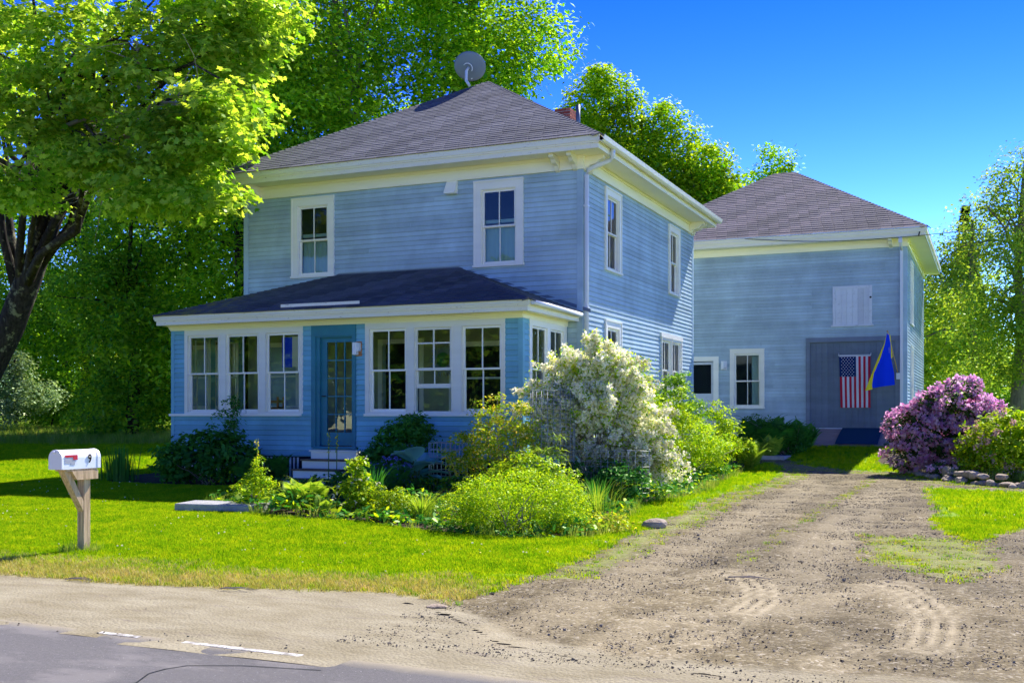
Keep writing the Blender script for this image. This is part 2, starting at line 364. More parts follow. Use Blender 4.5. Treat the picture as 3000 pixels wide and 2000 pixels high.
# ------------------------------------------------------------------ ground
def sdist(px, py, poly):
    """signed distance, positive inside"""
    d = np.full(px.shape, 1e9); inside = np.zeros(px.shape, bool); n = len(poly)
    for i in range(n):
        ax, ay = poly[i]; bx, by = poly[(i+1) % n]; ex, ey = bx-ax, by-ay
        t = np.clip(((px-ax)*ex+(py-ay)*ey)/(ex*ex+ey*ey+1e-12), 0, 1)
        d = np.minimum(d, np.hypot(px-ax-t*ex, py-ay-t*ey))
        cond = ((ay > py) != (by > py)) & (px < (bx-ax)*(py-ay)/((by-ay) if by != ay else 1e-9)+ax)
        inside ^= cond
    return np.where(inside, d, -d)
def pdist(px, py, pl):
    d = np.full(px.shape, 1e9)
    for (ax, ay), (bx, by) in zip(pl[:-1], pl[1:]):
        ex, ey = bx-ax, by-ay; t = np.clip(((px-ax)*ex+(py-ay)*ey)/(ex*ex+ey*ey+1e-12), 0, 1)
        d = np.minimum(d, np.hypot(px-ax-t*ex, py-ay-t*ey))
    return d
DRIVE = [(-3.94, 6.0), (-3.94, 8.55), (-3.96, 9.25), (-3.94, 10.7), (-4.18, 12.75), (-4.15, 14.1), (-4.27, 15.9), (-4.43, 19.2), (-4.39, 22.5), (-4.41, 25.7), (-4.84, 27.6), (-5.96, 29.5),
         (-5.7, 30.0), (-5.06, 29.5), (-4.22, 27.7), (-3.11, 27.0), (-2.01, 26.8), (-1.36, 25.25), (-.63, 23.9), (.58, 23.3), (4, 23.0), (14, 22.8), (14, 4.0), (-3.9, 4.0)]
PATCH = [(-1.1, 22.6), (.54, 22.0), (4, 21.8), (4, 16.2), (.39, 15.86), (-.18, 13.94), (-.55, 15.06), (-.8, 18.4)]
BED = [(-10.9, 13.4), (-9.2, 12.4), (-7.4, 12.1), (-5.2, 11.8), (-4.4, 12.4), (-4.6, 14.2), (-5.2, 17), (-4.8, 19.5), (-5.2, 23), (-5.6, 27), (-4.8, 29.7), (-4.8, 32.7), (-9, 32.7), (-7.4, 28.8), (-7.4, 18), (-11, 18), (-11.3, 16), (-10.9, 15)]
BED2 = [(-13, 18.2), (-12.2, 16.6), (-13.2, 16.2), (-15.9, 16.4), (-16.6, 17.4), (-16.6, 18.6), (-13, 18.2)]
BED3 = [(-2.7, 29), (-2.0, 27.4), (-1.3, 26.0), (-.6, 24.3), (.4, 23.5), (4, 23.1), (6, 28), (0, 30.5), (-2.6, 30.5)]
TRACKS = [([(-2.3, 10.3), (-2.05, 10.1), (-1.83, 9.5), (-1.67, 8.73), (-1.69, 8.2)], .22, .75), ([(-.74, 9.81), (-.53, 9.26), (-.39, 8.6), (-.34, 7.94), (-.39, 7.4)], .22, .7),
          ([(-3.11, 6.88), (-3.13, 8.22), (-2.93, 9.2), (-2.51, 9.98), (-2.2, 10.25)], .17, .32), ([(-1.69, 8.2), (-1.8, 7.14)], .22, .4), ([(-2.24, 6.65), (-2.22, 7.8), (-1.46, 8.52), (-.79, 10.02)], .19, .28),
          ([(-1.9, 6.5), (-1.7, 7.3)], .16, .4), ([(-.9, 6.6), (-.75, 7.3)], .16, .35), ([(-2.9, 6.6), (-3.1, 10), (-3.15, 16), (-3.2, 22), (-4.2, 26)], .30, .22), ([(-1.4, 8.4), (-1.75, 12), (-1.8, 17), (-1.9, 22)], .30, .22)]
WEED = [(-1.35, 14.0), (-.13, 14.0), (.05, 11.7), (-.27, 10.4), (-1.08, 11.5)]
def y_road(x): return 5.85 - .031 * (x + 6.68)
def y_sand(x): return np.interp(x, [-30, -8.45, -6.9, -5.7, -4.6, -4.0, -3.5, -2.9, -2.1, -.9, .2, 4, 20], [7.3, 7.39, 7.45, 7.7, 8.0, 7.7, 7.3, 6.7, 6.45, 6.45, 6.6, 6.5, 6.0])
def weights(x, y):
    w = {}
    sd = sdist(x, y, DRIVE); sp = sdist(x, y, PATCH)
    w['w_grav'] = np.clip(.5 + np.minimum(sd, -sp) / .8, 0, 1)
    s = (y_sand(x) - y) / .35; w['w_sand'] = np.clip(.5 + s, 0, 1)
    dd = y - y_sand(x); w['w_dry'] = np.clip(1.15 - np.abs(dd - .35) / (.95 + .5 * vnoise(x, y, .9, 61)), 0, 1)
    sb = np.maximum(np.maximum(sdist(x, y, BED), sdist(x, y, BED2)), sdist(x, y, BED3)); w['w_soil'] = np.clip(.5 + sb / .3, 0, 1)
    weed = np.clip(.5 + sdist(x, y, WEED) / .6, 0, 1) * .9
    weed = np.maximum(weed, np.where(sd > 0, np.clip(.72 - np.abs(sd - .35) / .6, 0, 1), 0) * (y > 9.2))
    weed = np.maximum(weed, np.clip(.34 - np.abs(x + 2.35) / .9, 0, .34) * (y > 10.5) * (sd > 0))
    w['w_weed'] = weed
    tr = np.zeros_like(x)
    for pl, wd, am in TRACKS:
        d = pdist(x, y, pl)
        tr = np.maximum(tr, am * np.clip((1.25 - d / wd) * 2, 0, 1) * (1.0 if am < .3 else (.55 + .45 * np.cos(d * 2 * np.pi / .115))))
    w['w_track'] = tr * (w['w_grav'] > .3)
    return w
def vnoise(x, y, sc, seed=0):
    r = np.random.default_rng(seed); tab = r.random((64, 64)); xs = x / sc; ys = y / sc
    xi = np.floor(xs).astype(int); yi = np.floor(ys).astype(int); fx = xs - xi; fy = ys - yi
    fx = fx*fx*(3-2*fx); fy = fy*fy*(3-2*fy)
    g = lambda a, b: tab[a % 64, b % 64]
    return (g(xi, yi)*(1-fx)+g(xi+1, yi)*fx)*(1-fy)+(g(xi, yi+1)*(1-fx)+g(xi+1, yi+1)*fx)*fy - .5
def zt(x, y):
    """height of the terrain"""
    x = np.asarray(x, float); y = np.asarray(y, float)
    t = np.clip((x + 7.6) / 1.8, 0, 1); t = t * t * (3 - 2 * t)
    z = gh(y) * (1 - t) + np.interp(y, [8.5, 20, 26, 28.5, 31.7, 34, 60], [0, .05, .11, .25, .66, .7, .8]) * t + (vnoise(x, y, 3.1, 1) * .05 + vnoise(x, y, 1.1, 2) * .02) * np.clip((y - 7) / 3, 0, 1)
    return z
def ztf(x, y): return float(zt(np.array([x]), np.array([y]))[0])
def grid(name, xs, ys, keep, lift, rough, m, kind='structure', base=0.0, attrs=weights, fade=None):
    X, Y = np.meshgrid(xs, ys); nx, ny = len(xs), len(ys)
    fd = fade(X, Y) if fade else 1.0
    Z = zt(X, Y) + lift * fd
    for sc, am, sd in rough: Z = Z + vnoise(X, Y, sc, sd) * am * fd
    cx = (X[:-1, :-1] + X[1:, 1:]) / 2; cy = (Y[:-1, :-1] + Y[1:, 1:]) / 2
    k = keep(cx, cy) if keep else np.ones(cx.shape, bool)
    jj, ii = np.nonzero(k); a = jj * nx + ii
    quads = np.stack([a, a + 1, a + nx + 1, a + nx], 1)
    used = np.unique(quads); rem = -np.ones(nx * ny, int); rem[used] = np.arange(len(used))
    P = np.stack([X.ravel(), Y.ravel(), Z.ravel()], 1)[used]; q = rem[quads]
    me = bpy.data.meshes.new(name); me.vertices.add(len(P)); me.vertices.foreach_set('co', P.ravel())
    me.loops.add(q.size); me.loops.foreach_set('vertex_index', q.ravel().astype(np.int32))
    me.polygons.add(len(q)); me.polygons.foreach_set('loop_start', np.arange(len(q), dtype=np.int32) * 4)
    me.polygons.foreach_set('use_smooth', np.ones(len(q), bool)); me.update(calc_edges=True)
    for an, av in attrs(P[:, 0], P[:, 1]).items():
        at_ = me.attributes.new(an, 'FLOAT', 'POINT'); at_.data.foreach_set('value', av.astype(np.float32))
    me.materials.append(m)
    o = link(name, me, None); return tag(o, kind=kind)
def widen(lo, hi, step, far_lo, far_hi):
    a = list(np.arange(lo, hi, step)); x, d = hi, step
    while x < far_hi: a.append(x); d *= 1.35; x += d
    a.append(far_hi); x, d = lo - step, step; pre = []
    while x > far_lo: pre.append(x); d *= 1.35; x -= d
    pre.append(far_lo); return np.array(pre[::-1] + a)
grid('ground', widen(-18, 7, .11, -900, 900), widen(4.4, 26, .11, -60, 1200), lambda x, y: ~((y < y_road(x) - .25) & (y > -2.2)) & (weights(x, y)['w_grav'] < .9), 0, [(.3, .01, 3)], M['terrain'])
def k_drive(x, y):
    w = weights(x, y); return (w['w_grav'] > .12) & (y > y_sand(x) - .25)
grid('driveway', np.arange(-7.4, 3.0, .055), np.arange(5.9, 30.3, .055), k_drive, .012, [(.25, .035, 4), (.09, .014, 5)], M['terrain'])
grid('road_shoulder', np.arange(-22, 14, .07), np.arange(5.4, 9.2, .07), lambda x, y: (y < y_sand(x) + .12) & (y > y_road(x) - .15), .012, [(.4, .012, 6), (.1, .006, 7)], M['terrain'], fade=lambda X, Y: np.clip((Y - y_road(X) + .02) / .35, -.35, 1))
def a_road(x, y): return {'w_edge': np.clip(1 - (y_road(x) - y) / .34, 0, 1)}
grid('road', widen(-22, 14, .3, -300, 300), np.append(np.arange(-2.2, 5.0, .14), np.arange(5.0, 6.6, .03)), lambda x, y: y < y_road(x) + .02, 0.0, [], M['asphalt'], attrs=a_road)
mb = MB()
for i in range(60):
    x0 = -14 + i * .19
    if -5.3 < x0 < -5.05 or x0 > -3.95 or x0 < -5.75: continue
    q = [(x0, y_road(x0) - .04), (x0 + .19, y_road(x0 + .19) - .04), (x0 + .19, y_road(x0 + .19) - .095), (x0, y_road(x0) - .095)]
    mb.add([(a, b, .003) for a, b in q] + [(a, b, -.02) for a, b in q], [(3, 2, 1, 0), (0, 1, 5, 4), (2, 3, 7, 6)])
mb.build('edge_line', M['line'], kind='structure')
mb = MB(); cr = [(-4.5, 4.5), (-4.38, 4.75), (-4.47, 4.95), (-4.46, 5.08), (-4.40, 5.2), (-4.1, 5.33), (-3.6, 5.42)]
for (a, b), (c, d) in zip(cr[:-1], cr[1:]): L_ = math.hypot(c-a, d-b); nx_, ny_ = -(d-b)/L_*.005, (c-a)/L_*.005; mb.add([(a-nx_, b-ny_, .003), (c-nx_, d-ny_, .003), (c+nx_, d+ny_, .003), (a+nx_, b+ny_, .003)], [(0, 1, 2, 3)])
mb.build('road_crack', M['black'], kind='structure')

# ------------------------------------------------------------------ leaf meshes
def leaf_mesh(name, Cn, N, S, tmpl, mats, mi=None, roll=None, droop=None, org=(0, 0, 0)):
    """one polygon per leaf; tmpl (k,3) outline with the stalk at the origin"""
    n = len(Cn); k = len(tmpl); N = N / (np.linalg.norm(N, axis=1, keepdims=True) + 1e-9)
    r = RNG.normal(size=(n, 3)) if roll is None else roll
    T = r - (r * N).sum(1, keepdims=True) * N; T /= (np.linalg.norm(T, axis=1, keepdims=True) + 1e-9); B = np.cross(N, T)
    t = np.asarray(tmpl, float)
    V = Cn[:, None, :] + S[:, None, None] * (t[None, :, 0, None] * T[:, None, :] + t[None, :, 1, None] * B[:, None, :] + t[None, :, 2, None] * N[:, None, :])
    V = V - np.array(org)
    me = bpy.data.meshes.new(name); me.vertices.add(n * k); me.vertices.foreach_set('co', V.astype(np.float32).ravel())
    me.loops.add(n * k); me.loops.foreach_set('vertex_index', np.arange(n * k, dtype=np.int32))
    me.polygons.add(n); me.polygons.foreach_set('loop_start', np.arange(n, dtype=np.int32) * k)
    if mi is not None: me.polygons.foreach_set('material_index', mi.astype(np.int32))
    me.update(calc_edges=True)
    for m in (mats if isinstance(mats, (list, tuple)) else [mats]): me.materials.append(m)
    return me
T_RHOMB = [(0, 0, 0), (.5, .26, .06), (1, 0, -.02), (.5, -.26, .06)]
T_MAPLE = [(0, 0, 0), (.18, .42, .05), (.42, .22, .0), (.58, .52, -.05), (.68, .16, .02), (1, 0, -.08), (.68, -.16, .02), (.58, -.52, -.05), (.42, -.22, .0), (.18, -.42, .05)]
T_OVAL = [(0, 0, 0), (.3, .2, .04), (.7, .2, .02), (1, 0, -.05), (.7, -.2, .02), (.3, -.2, .04)]
T_PETAL = [(0, 0, 0), (.6, .4, .12), (1, .15, .2), (1, -.15, .2), (.6, -.4, .12)]
def unit(v): return v / (np.linalg.norm(v, axis=-1, keepdims=True) + 1e-9)
def clumps(ells, n, rng, shell=.6, inner=.25):
    """points in a union of ellipsoids (centre, radii), kept towards the outside"""
    vol = np.array([e[1][0]*e[1][1]*e[1][2] for e in ells]) ** (2/3); pick = rng.choice(len(ells), n, p=vol / vol.sum())
    d = unit(rng.normal(size=(n, 3))); rr = np.where(rng.random(n) < shell, rng.uniform(.82, 1.02, n), rng.uniform(inner, .95, n) )
    ce = np.array([e[0] for e in ells])[pick]; ra = np.array([e[1] for e in ells])[pick]
    return ce + d * ra * rr[:, None], d
def foliage(ells, ncl, per, cr, size, rng, flat=.45, shell=.6, up=1.0, spread=.9, outw=.3, droop=0.0):
    cc, d = clumps(ells, ncl, rng, shell)
    sc = rng.uniform(.6, 1.35, ncl) * cr
    idx = np.repeat(np.arange(ncl), per); n = len(idx)
    off = rng.normal(size=(n, 3)) * .55; on = np.linalg.norm(off, axis=1, keepdims=True); off *= np.minimum(1, 1.0 / (on + 1e-9)) ; off[:, 2] *= flat
    P = cc[idx] + off * sc[idx, None]; P[:, 2] -= droop * (off[:, 0]**2 + off[:, 1]**2) * sc[idx]
    N = np.zeros((n, 3)); N[:, 2] = up; N += rng.normal(size=(n, 3)) * spread * .6 + d[idx] * outw + unit(off) * .35
    S = size * rng.uniform(.65, 1.3, n); return P, N, S, cc
def limb(mb, a, b, r0, r1, rng, n=5, sag=.12, sides=6):
    a = np.array(a, float); b = np.array(b, float); L = np.linalg.norm(b - a); pts = []; rs = []
    for i in range(n + 1):
        t = i / n; p = a + (b - a) * t; w = math.sin(t * math.pi)
        p = p + rng.normal(size=3) * L * .03 * w + np.array([0, 0, L * sag * w]); pts.append(p); rs.append(r0 + (r1 - r0) * t ** .8)
    mb.tube(pts, rs, sides)
def trunkpath(path, t):
    path = np.array(path, float); n = len(path) - 1; f = min(t, .999) * n; i = int(f); return path[i] + (path[i+1] - path[i]) * (f - i)
def tree(name, label, cat, path, radii, ells, ncl, per, cr, size, lm, bm, seed, nl=14, tmpl=T_RHOMB, group=None, base=None, t0=.35, fk=None, **kw):
    rng = np.random.default_rng(seed); base = path[0]
    root = empty(name, tuple(base), None, label, cat, group)
    mb = MB(); mb.tube(path, radii, 12); 
    for f in (fk or []): mb.tube(f[0], f[1], 9)
    mb.build('trunk', bm, root)
    P, N, S, cc = foliage(ells, ncl, per, cr, size, rng, **kw)
    bb = MB(); sel = rng.choice(len(cc), min(nl, len(cc)), replace=False)
    for q in sel:
        t = rng.uniform(t0, .95); a = trunkpath(path, t); rr = np.interp(t, np.linspace(0, 1, len(radii)), radii) * .45
        if cc[q][2] < a[2] - 2.5: continue
        limb(bb, a, cc[q], max(rr, .03), .018, rng)
    if bb.v: bb.build('branch', bm, root)
    link('crown', leaf_mesh('crown', P, N, S, tmpl, lm, org=tuple(base)), root, tuple(base))
    return root

# ------------------------------------------------------------------ building kit
def board_mesh(h, lip=.014, m=None, name='clapboard'):
    mb = MB(); g = .016; p = [(0, g), (lip - .001, g), (lip, g + .002), (.004, h - .001), (0, h)]
    vs = [(x, -o, z) for x in (0, 1) for o, z in p]
    mb.add(vs, [(0, 1, 2, 3, 4), (9, 8, 7, 6, 5), (0, 5, 6, 1), (1, 6, 7, 2), (2, 7, 8, 3), (3, 8, 9, 4), (4, 9, 5, 0)]); return mb.mesh(name, m)
def cut(u0, u1, holes):
    segs = [(u0, u1)]
    for a, b in holes:
        new = []
        for s, e in segs:
            if b <= s or a >= e: new.append((s, e)); continue
            if a > s: new.append((s, a))
            if b < e: new.append((b, e))
        segs = new
    return [(s, e) for s, e in segs if e - s > .03]
def clapboards(parent, fr, u0, u1, z0, z1, h, m, holes=(), seams=None, o0=.0, lip=.019):
    me = board_mesh(h, lip, m); n = int((z1 - z0) / h); r = random.Random(int(u0 * 100) + n)
    for k in range(n + 1):
        z = z1 - (k + 1) * h
        if z + h * .5 < z0: break
        zc = z + h * .5
        segs = cut(u0, u1, [(a, b) for a, b, c, d in holes if c < zc < d])
        out = []
        for s, e in segs:
            js = [j for j in (seams(k, r) if seams else []) if s + .3 < j < e - .3]
            ed = [s] + sorted(js) + [e]
            out += [(p + (.003 if p != s else 0), q - (.003 if q != e else 0)) for p, q in zip(ed[:-1], ed[1:])]
        for s, e in out:
            dz = r.uniform(-.0016, .0016); P = fr.P(s if fr.k in 'FR' else e, o0, max(z, z0 - .004) + dz if z < z0 else z + dz)
            link('clapboard', me, parent, P, 0 if fr.k == 'F' else math.pi / 2, (e - s, 1 + r.uniform(-.1, .1), 1))
def wall_mesh(mb, fr, u0, u1, z0, z1, th, holes, mi=0):
    us = sorted({u0, u1, *[q for h in holes for q in h[:2] if u0 < q < u1]}); zs = sorted({z0, z1, *[q for h in holes for q in h[2:] if z0 < q < z1]})
    for i in range(len(us) - 1):
        run = None
        for j in range(len(zs) - 1):
            c, d = (us[i] + us[i+1]) / 2, (zs[j] + zs[j+1]) / 2
            solid = not any(h[0] < c < h[1] and h[2] < d < h[3] for h in holes)
            if solid: run = (run[0], zs[j+1]) if run else (zs[j], zs[j+1])
            if (not solid or j == len(zs) - 2) and run:
                fr.box(mb, us[i], us[i+1], -th, 0, run[0], run[1], mi); run = None
def sash(parent, fr, u0, u1, z0, z1, o, m, nx=2, nz=1, st=.042, mt=.02, glass=True, bottom=.055, zdiv=None, name='sash'):
    mb = MB(); t = .03
    fr.box(mb, u0, u0 + st, o - t, o, z0, z1); fr.box(mb, u1 - st, u1, o - t, o, z0, z1)
    fr.box(mb, u0 + st, u1 - st, o - t, o - .001, z0, z0 + bottom); fr.box(mb, u0 + st, u1 - st, o - t, o - .001, z1 - st, z1)
    gu0, gu1, gz0, gz1 = u0 + st, u1 - st, z0 + bottom, z1 - st
    ue = [gu0 + (gu1 - gu0) * i / nx for i in range(nx + 1)]; ze = [gz0 + (gz1 - gz0) * i / nz for i in range(nz + 1)]
    if zdiv: ze = [gz0] + zdiv + [gz1]
    for x in ue[1:-1]: fr.box(mb, x - mt / 2, x + mt / 2, o - t, o - .003, gz0, gz1)
    for z in ze[1:-1]: fr.box(mb, gu0, gu1, o - t, o - .005, z - mt / 2, z + mt / 2)
    mb.build(name, m, parent)
    if glass:
        for i in range(len(ue) - 1):
            for j in range(len(ze) - 1):
                g = MB(); a = [fr.P(ue[i], o - .016, ze[j]), fr.P(ue[i+1], o - .016, ze[j]), fr.P(ue[i+1], o - .016, ze[j+1]), fr.P(ue[i], o - .016, ze[j+1])]
                if fr.k == 'L' or fr.k == 'B': a = a[::-1]
                g.add(a, [(0, 1, 2, 3)]); g.build('pane', M['glass'], parent)
def window(house, fr, u0, u1, z0, z1, m, meet=None, cas=.13, curtain=None, sill=True, proud=.034, nx=2, org=None, shade=None):
    """double-hung window filling the hole u0..u1, z0..z1"""
    mb = MB()
    fr.box(mb, u0 - cas, u0, -.02, proud, z0, z1 + cas); fr.box(mb, u1, u1 + cas, -.02, proud, z0, z1 + cas)
    fr.box(mb, u0, u1, -.02, proud - .001, z1, z1 + cas)
    for s0, s1 in ((u0 - cas - .012, u0 - cas + .022), (u1 + cas - .022, u1 + cas + .012)): fr.box(mb, s0, s1, 0, proud + .014, z0, z1 + cas)
    fr.box(mb, u0 - cas - .016, u1 + cas + .016, 0, proud + .018, z1 + cas, z1 + cas + .035)
    if sill: fr.box(mb, u0 - cas - .03, u1 + cas + .03, 0, proud + .03, z0 - .045, z0)
    # jambs
    fr.box(mb, u0 - .002, u0 + .018, -.14, .01, z0, z1); fr.box(mb, u1 - .018, u1 + .002, -.14, .01, z0, z1)
    fr.box(mb, u0 + .018, u1 - .018, -.14, .008, z1 - .016, z1 + .002); fr.box(mb, u0 + .018, u1 - .018, -.14, .008, z0 - .002, z0 + .016)
    w = mb.build('window', m, house)
    meet = meet or (z0 + z1) / 2
    sash(w, fr, u0 + .018, u1 - .018, meet - .02, z1 - .016, -.02, m, nx, bottom=.035)
    sash(w, fr, u0 + .018, u1 - .018, z0 + .016, meet + .012, -.055, m, nx)
    if curtain:
        c = MB(); n = 24; vs = []
        for i in range(n + 1):
            u = u0 + .03 + (u1 - u0 - .06) * i / n; o = -.16 + .012 * math.sin(i * 1.9)
            vs += [fr.P(u, o, z0 + .02), fr.P(u, o, curtain)]
        c.add(vs, [(2*i, 2*i+2, 2*i+3, 2*i+1) for i in range(n)], 0, True); c.build('curtain', M['curtain'], w)
    if shade:
        c = MB(); fr.box(c, u0 + .03, u1 - .03, -.125, -.12, shade, shade + .07); c.build('blind_rail', M['curtain'], w)
    return w
def roof_rows(parent, A, B, Dn, En, e, m, tab=.31, name='shingle_row', seed=0, jag=.004, lift=.012, over=.03):
    """rows of tabs on the face with eave A-B and top D-E (D above A, E above B)"""
    A, B, Dn, En = map(Vector, (A, B, Dn, En)); mid = (A + B) / 2; top = (Dn + En) / 2; ux = (B - A).normalized()
    up = (Dn - A) - (Dn - A).dot(ux) * ux; L = up.length; up.normalize(); nrm = ux.cross(up).normalized()
    if nrm.z < 0: nrm = -nrm
    W = (B - A).length; dl = (Dn - A).dot(ux); dr = W - (En - A).dot(ux); n = int(math.ceil(L / e)); r = random.Random(seed)
    for k in range(n):
        s0 = k * e - (over if k == 0 else 0); s1 = min((k + 1) * e, L)
        if s1 - s0 < .02: break
        lim = lambda s: (dl * max(s, 0) / L, W - dr * max(s, 0) / L)
        a0, b0 = lim(s0); a1, b1 = lim(s1); off = (tab / 2 if k % 2 else 0) + r.uniform(-.02, .02); x = a0 - off - tab; mb = MB()
        bow = r.uniform(-.003, .003)
        while x < b0:
            x0, x1 = max(x + .004, a0), min(x + tab - .004, b0)
            if x1 - x0 > .01:
                t0, t1 = min(max(x0, a1), b1), min(max(x1, a1), b1); j = r.uniform(-jag, jag) + bow; h = lift + r.uniform(-.002, .004)
                def P(u, s, hh): return A + ux * u + up * s + nrm * hh
                vs = [P(x0, s0 + j, h), P(x1, s0 + j, h), P(t1, s1 + .01, .003), P(t0, s1 + .01, .003), P(x0, s0 + j, -.002), P(x1, s0 + j, -.002)]
                mb.add(vs, [(0, 1, 2, 3), (4, 5, 1, 0), (4, 0, 3), (5, 2, 1)])
            x += tab
        if mb.v: mb.build(name, m, parent)
def hip_caps(parent, a, b, m, w=.15, n=None, seed=3, na=None, nb=None):
    """overlapping ridge pieces from a (low) to b (high)"""
    a, b = Vector(a), Vector(b); L = (b - a).length; e = .155; n = int(L / e); t = (b - a).normalized(); side = t.cross(Vector((0, 0, 1))).normalized()
    up = side.cross(t).normalized()
    for k in range(n):
        p = a + t * (k * e); q = a + t * ((k + 1) * e + .03); mb = MB(); h = .024; dr = .075 if na is None else na
        vs = [p - side*w - up*(dr - h), p + up*h, p + side*w - up*(dr - h), q - side*w*.97 - up*(dr - .004), q + up*.006, q + side*w*.97 - up*(dr - .004), p - side*w - up*dr, p - up*.0, p + side*w - up*dr]
        mb.add(vs, [(0, 1, 4, 3), (1, 2, 5, 4), (6, 7, 1, 0), (7, 8, 2, 1)]); mb.build('hip_cap', m, parent)
def bracket(parent, fr, u, z1, m, depth=.42, h=.30, w=.09):
    mb = MB(); prof = [(0, z1), (depth, z1), (depth, z1 - .07), (depth - .10, z1 - .10), (depth - .16, z1 - .16), (.13, z1 - .19), (.08, z1 - h + .03), (0, z1 - h)]
    vs = [fr.P(u - w/2, o, z) for o, z in prof] + [fr.P(u + w/2, o, z) for o, z in prof]; n = len(prof)
    fs = [(i, (i+1) % n, n + (i+1) % n, n + i) for i in range(n)] + [tuple(range(n))[::-1], tuple(range(n, 2*n))]
    mb.add(vs, fs); mb.build('bracket', m, parent)
def cornice(parent, x0, x1, y0, y1, zs, ov, mc, mf, frieze=.27, name='cornice', crown=.14):
    """frieze, soffit and stepped fascia round the rectangle of walls; zs is the soffit's underside"""
    mb = MB(); t = .03
    for a, b, c, d in ((x0-t, x1+t, y0-t, y0), (x0-t, x1+t, y1, y1+t), (x0-t, x0, y0, y1), (x1, x1+t, y0, y1)): mb.box(a, b, c, d, zs - frieze, zs)
    t2 = .055
    for a, b, c, d in ((x0-t2, x1+t2, y0-t2, y0), (x0-t2, x1+t2, y1, y1+t2), (x0-t2, x0, y0, y1), (x1, x1+t2, y0, y1)):
        mb.box(a, b, c, d, zs - frieze - .001, zs - frieze + .03); mb.box(a, b, c, d, zs - .06, zs - .001)
    mb.box(x0-ov, x1+ov, y0-ov, y1+ov, zs, zs + .028)
    mb.build(name, mc, parent)
    f = MB(); o1, o2 = ov + .006, ov + .065
    def ring(o, th, za, zb): 
        f.box(x0-o-th, x1+o+th, y0-o-th, y0-o, za, zb); f.box(x0-o-th, x1+o+th, y1+o, y1+o+th, za, zb)
        f.box(x0-o-th, x0-o, y0-o, y1+o, za, zb); f.box(x1+o, x1+o+th, y0-o, y1+o, za, zb)
    ring(ov, .022, zs - .012, zs + .10); ring(ov + .022, .02, zs + .085, zs + .12); ring(ov + .03, .03, zs + .12, zs + .10 + crown)
    f.build('fascia', mf, parent)

# ------------------------------------------------------------------ the house
HX0, HX1, HY0, HY1 = -15.50, -7.385, 20.25, 28.95
PX0, PX1, PY0 = -15.63, -7.70, 18.0
house = empty('house', (-11.44, 24.6, .3), None, 'blue two storey clapboard house with hipped roof and enclosed white windowed front porch', 'house')
F1, R1, L1, B1 = Fr('F', HY0), Fr('R', HX1), Fr('L', HX0), Fr('B', HY1)
W_UP = [(-14.06, -13.27, 4.555, 6.095), (-9.575, -8.79, 4.555, 6.095)]
FH = W_UP + [(-11.9, -11.0, .9, 3.0), (-10.2, -9.0, 1.6, 2.9)]
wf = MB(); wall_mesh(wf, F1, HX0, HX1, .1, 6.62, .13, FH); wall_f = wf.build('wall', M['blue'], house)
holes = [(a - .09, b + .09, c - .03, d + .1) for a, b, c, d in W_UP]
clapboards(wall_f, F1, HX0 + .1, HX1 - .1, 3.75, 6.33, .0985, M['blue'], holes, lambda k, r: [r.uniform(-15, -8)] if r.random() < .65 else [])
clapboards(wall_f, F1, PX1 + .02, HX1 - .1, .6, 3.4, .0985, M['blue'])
S_UP = [(21.74, 22.54, 4.555, 6.095), (26.64, 27.40, 4.555, 6.095)]; S_LO = [(21.74, 22.54, 1.75, 3.33), (25.88, 26.70, 1.75, 3.33), (26.82, 27.64, 1.75, 3.33)]
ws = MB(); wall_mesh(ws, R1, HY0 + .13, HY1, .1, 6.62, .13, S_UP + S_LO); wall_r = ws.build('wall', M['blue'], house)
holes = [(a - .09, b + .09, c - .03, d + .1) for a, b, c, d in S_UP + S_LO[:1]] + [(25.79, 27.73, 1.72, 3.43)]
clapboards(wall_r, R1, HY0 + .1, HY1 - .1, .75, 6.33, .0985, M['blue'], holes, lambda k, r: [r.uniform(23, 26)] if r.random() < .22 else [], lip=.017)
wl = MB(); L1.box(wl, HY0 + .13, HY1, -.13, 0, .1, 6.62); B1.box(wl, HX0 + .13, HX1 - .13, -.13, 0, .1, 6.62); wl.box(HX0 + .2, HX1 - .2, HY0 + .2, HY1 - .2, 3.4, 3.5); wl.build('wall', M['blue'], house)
cb = MB()
for x0, x1, y0, y1 in ((HX1 - .10, HX1 + .022, HY0 - .022, HY0 + .11), (HX0 - .022, HX0 + .10, HY0 - .022, HY0 + .11), (HX1 - .1, HX1 + .022, HY1 - .1, HY1 + .02)):
    b = MB(); b.box(x0, x1, y0, y1, .5, 6.345); b.build('corner_board', M['cornerblue'], house)
for (a, b, c, d) in W_UP: window(house, F1, a, b, c, d, M['white'], 5.345, cas=.15, curtain=5.33, shade=5.42)
for (a, b, c, d) in S_UP: window(house, R1, a, b, c, d, M['white'], 5.34, cas=.13)
window(house, R1, *S_LO[0], M['white'], 2.6, cas=.13)
for q in S_LO[1:]: window(house, R1, *q, M['white'], 2.6, cas=.058)
hd = MB(); R1.box(hd, 25.76, 27.76, 0, .05, 3.39, 3.5); hd.build('window_head', M['white'], house)
cornice(house, HX0, HX1, HY0, HY1, 6.60, .50, M['cream'], M['fascia'])
for u in (HX1 - .13, HX1 - .5): bracket(house, F1, u, 6.60, M['cream'])
for u in (HX0 + .12, HX0 + .42): bracket(house, F1, u, 6.60, M['cream'])
for u in (HY0 + .12, HY0 + .4, HY1 - .14, HY1 - .42): bracket(house, R1, u, 6.60, M['cream'])
ov = .565; EZ = 6.845; AP = (-11.44, 24.6, 9.76)
EA, EB, EC, ED = (HX0-ov, HY0-ov, EZ), (HX1+ov, HY0-ov, EZ), (HX1+ov, HY1+ov, EZ), (HX0-ov, HY1+ov, EZ)
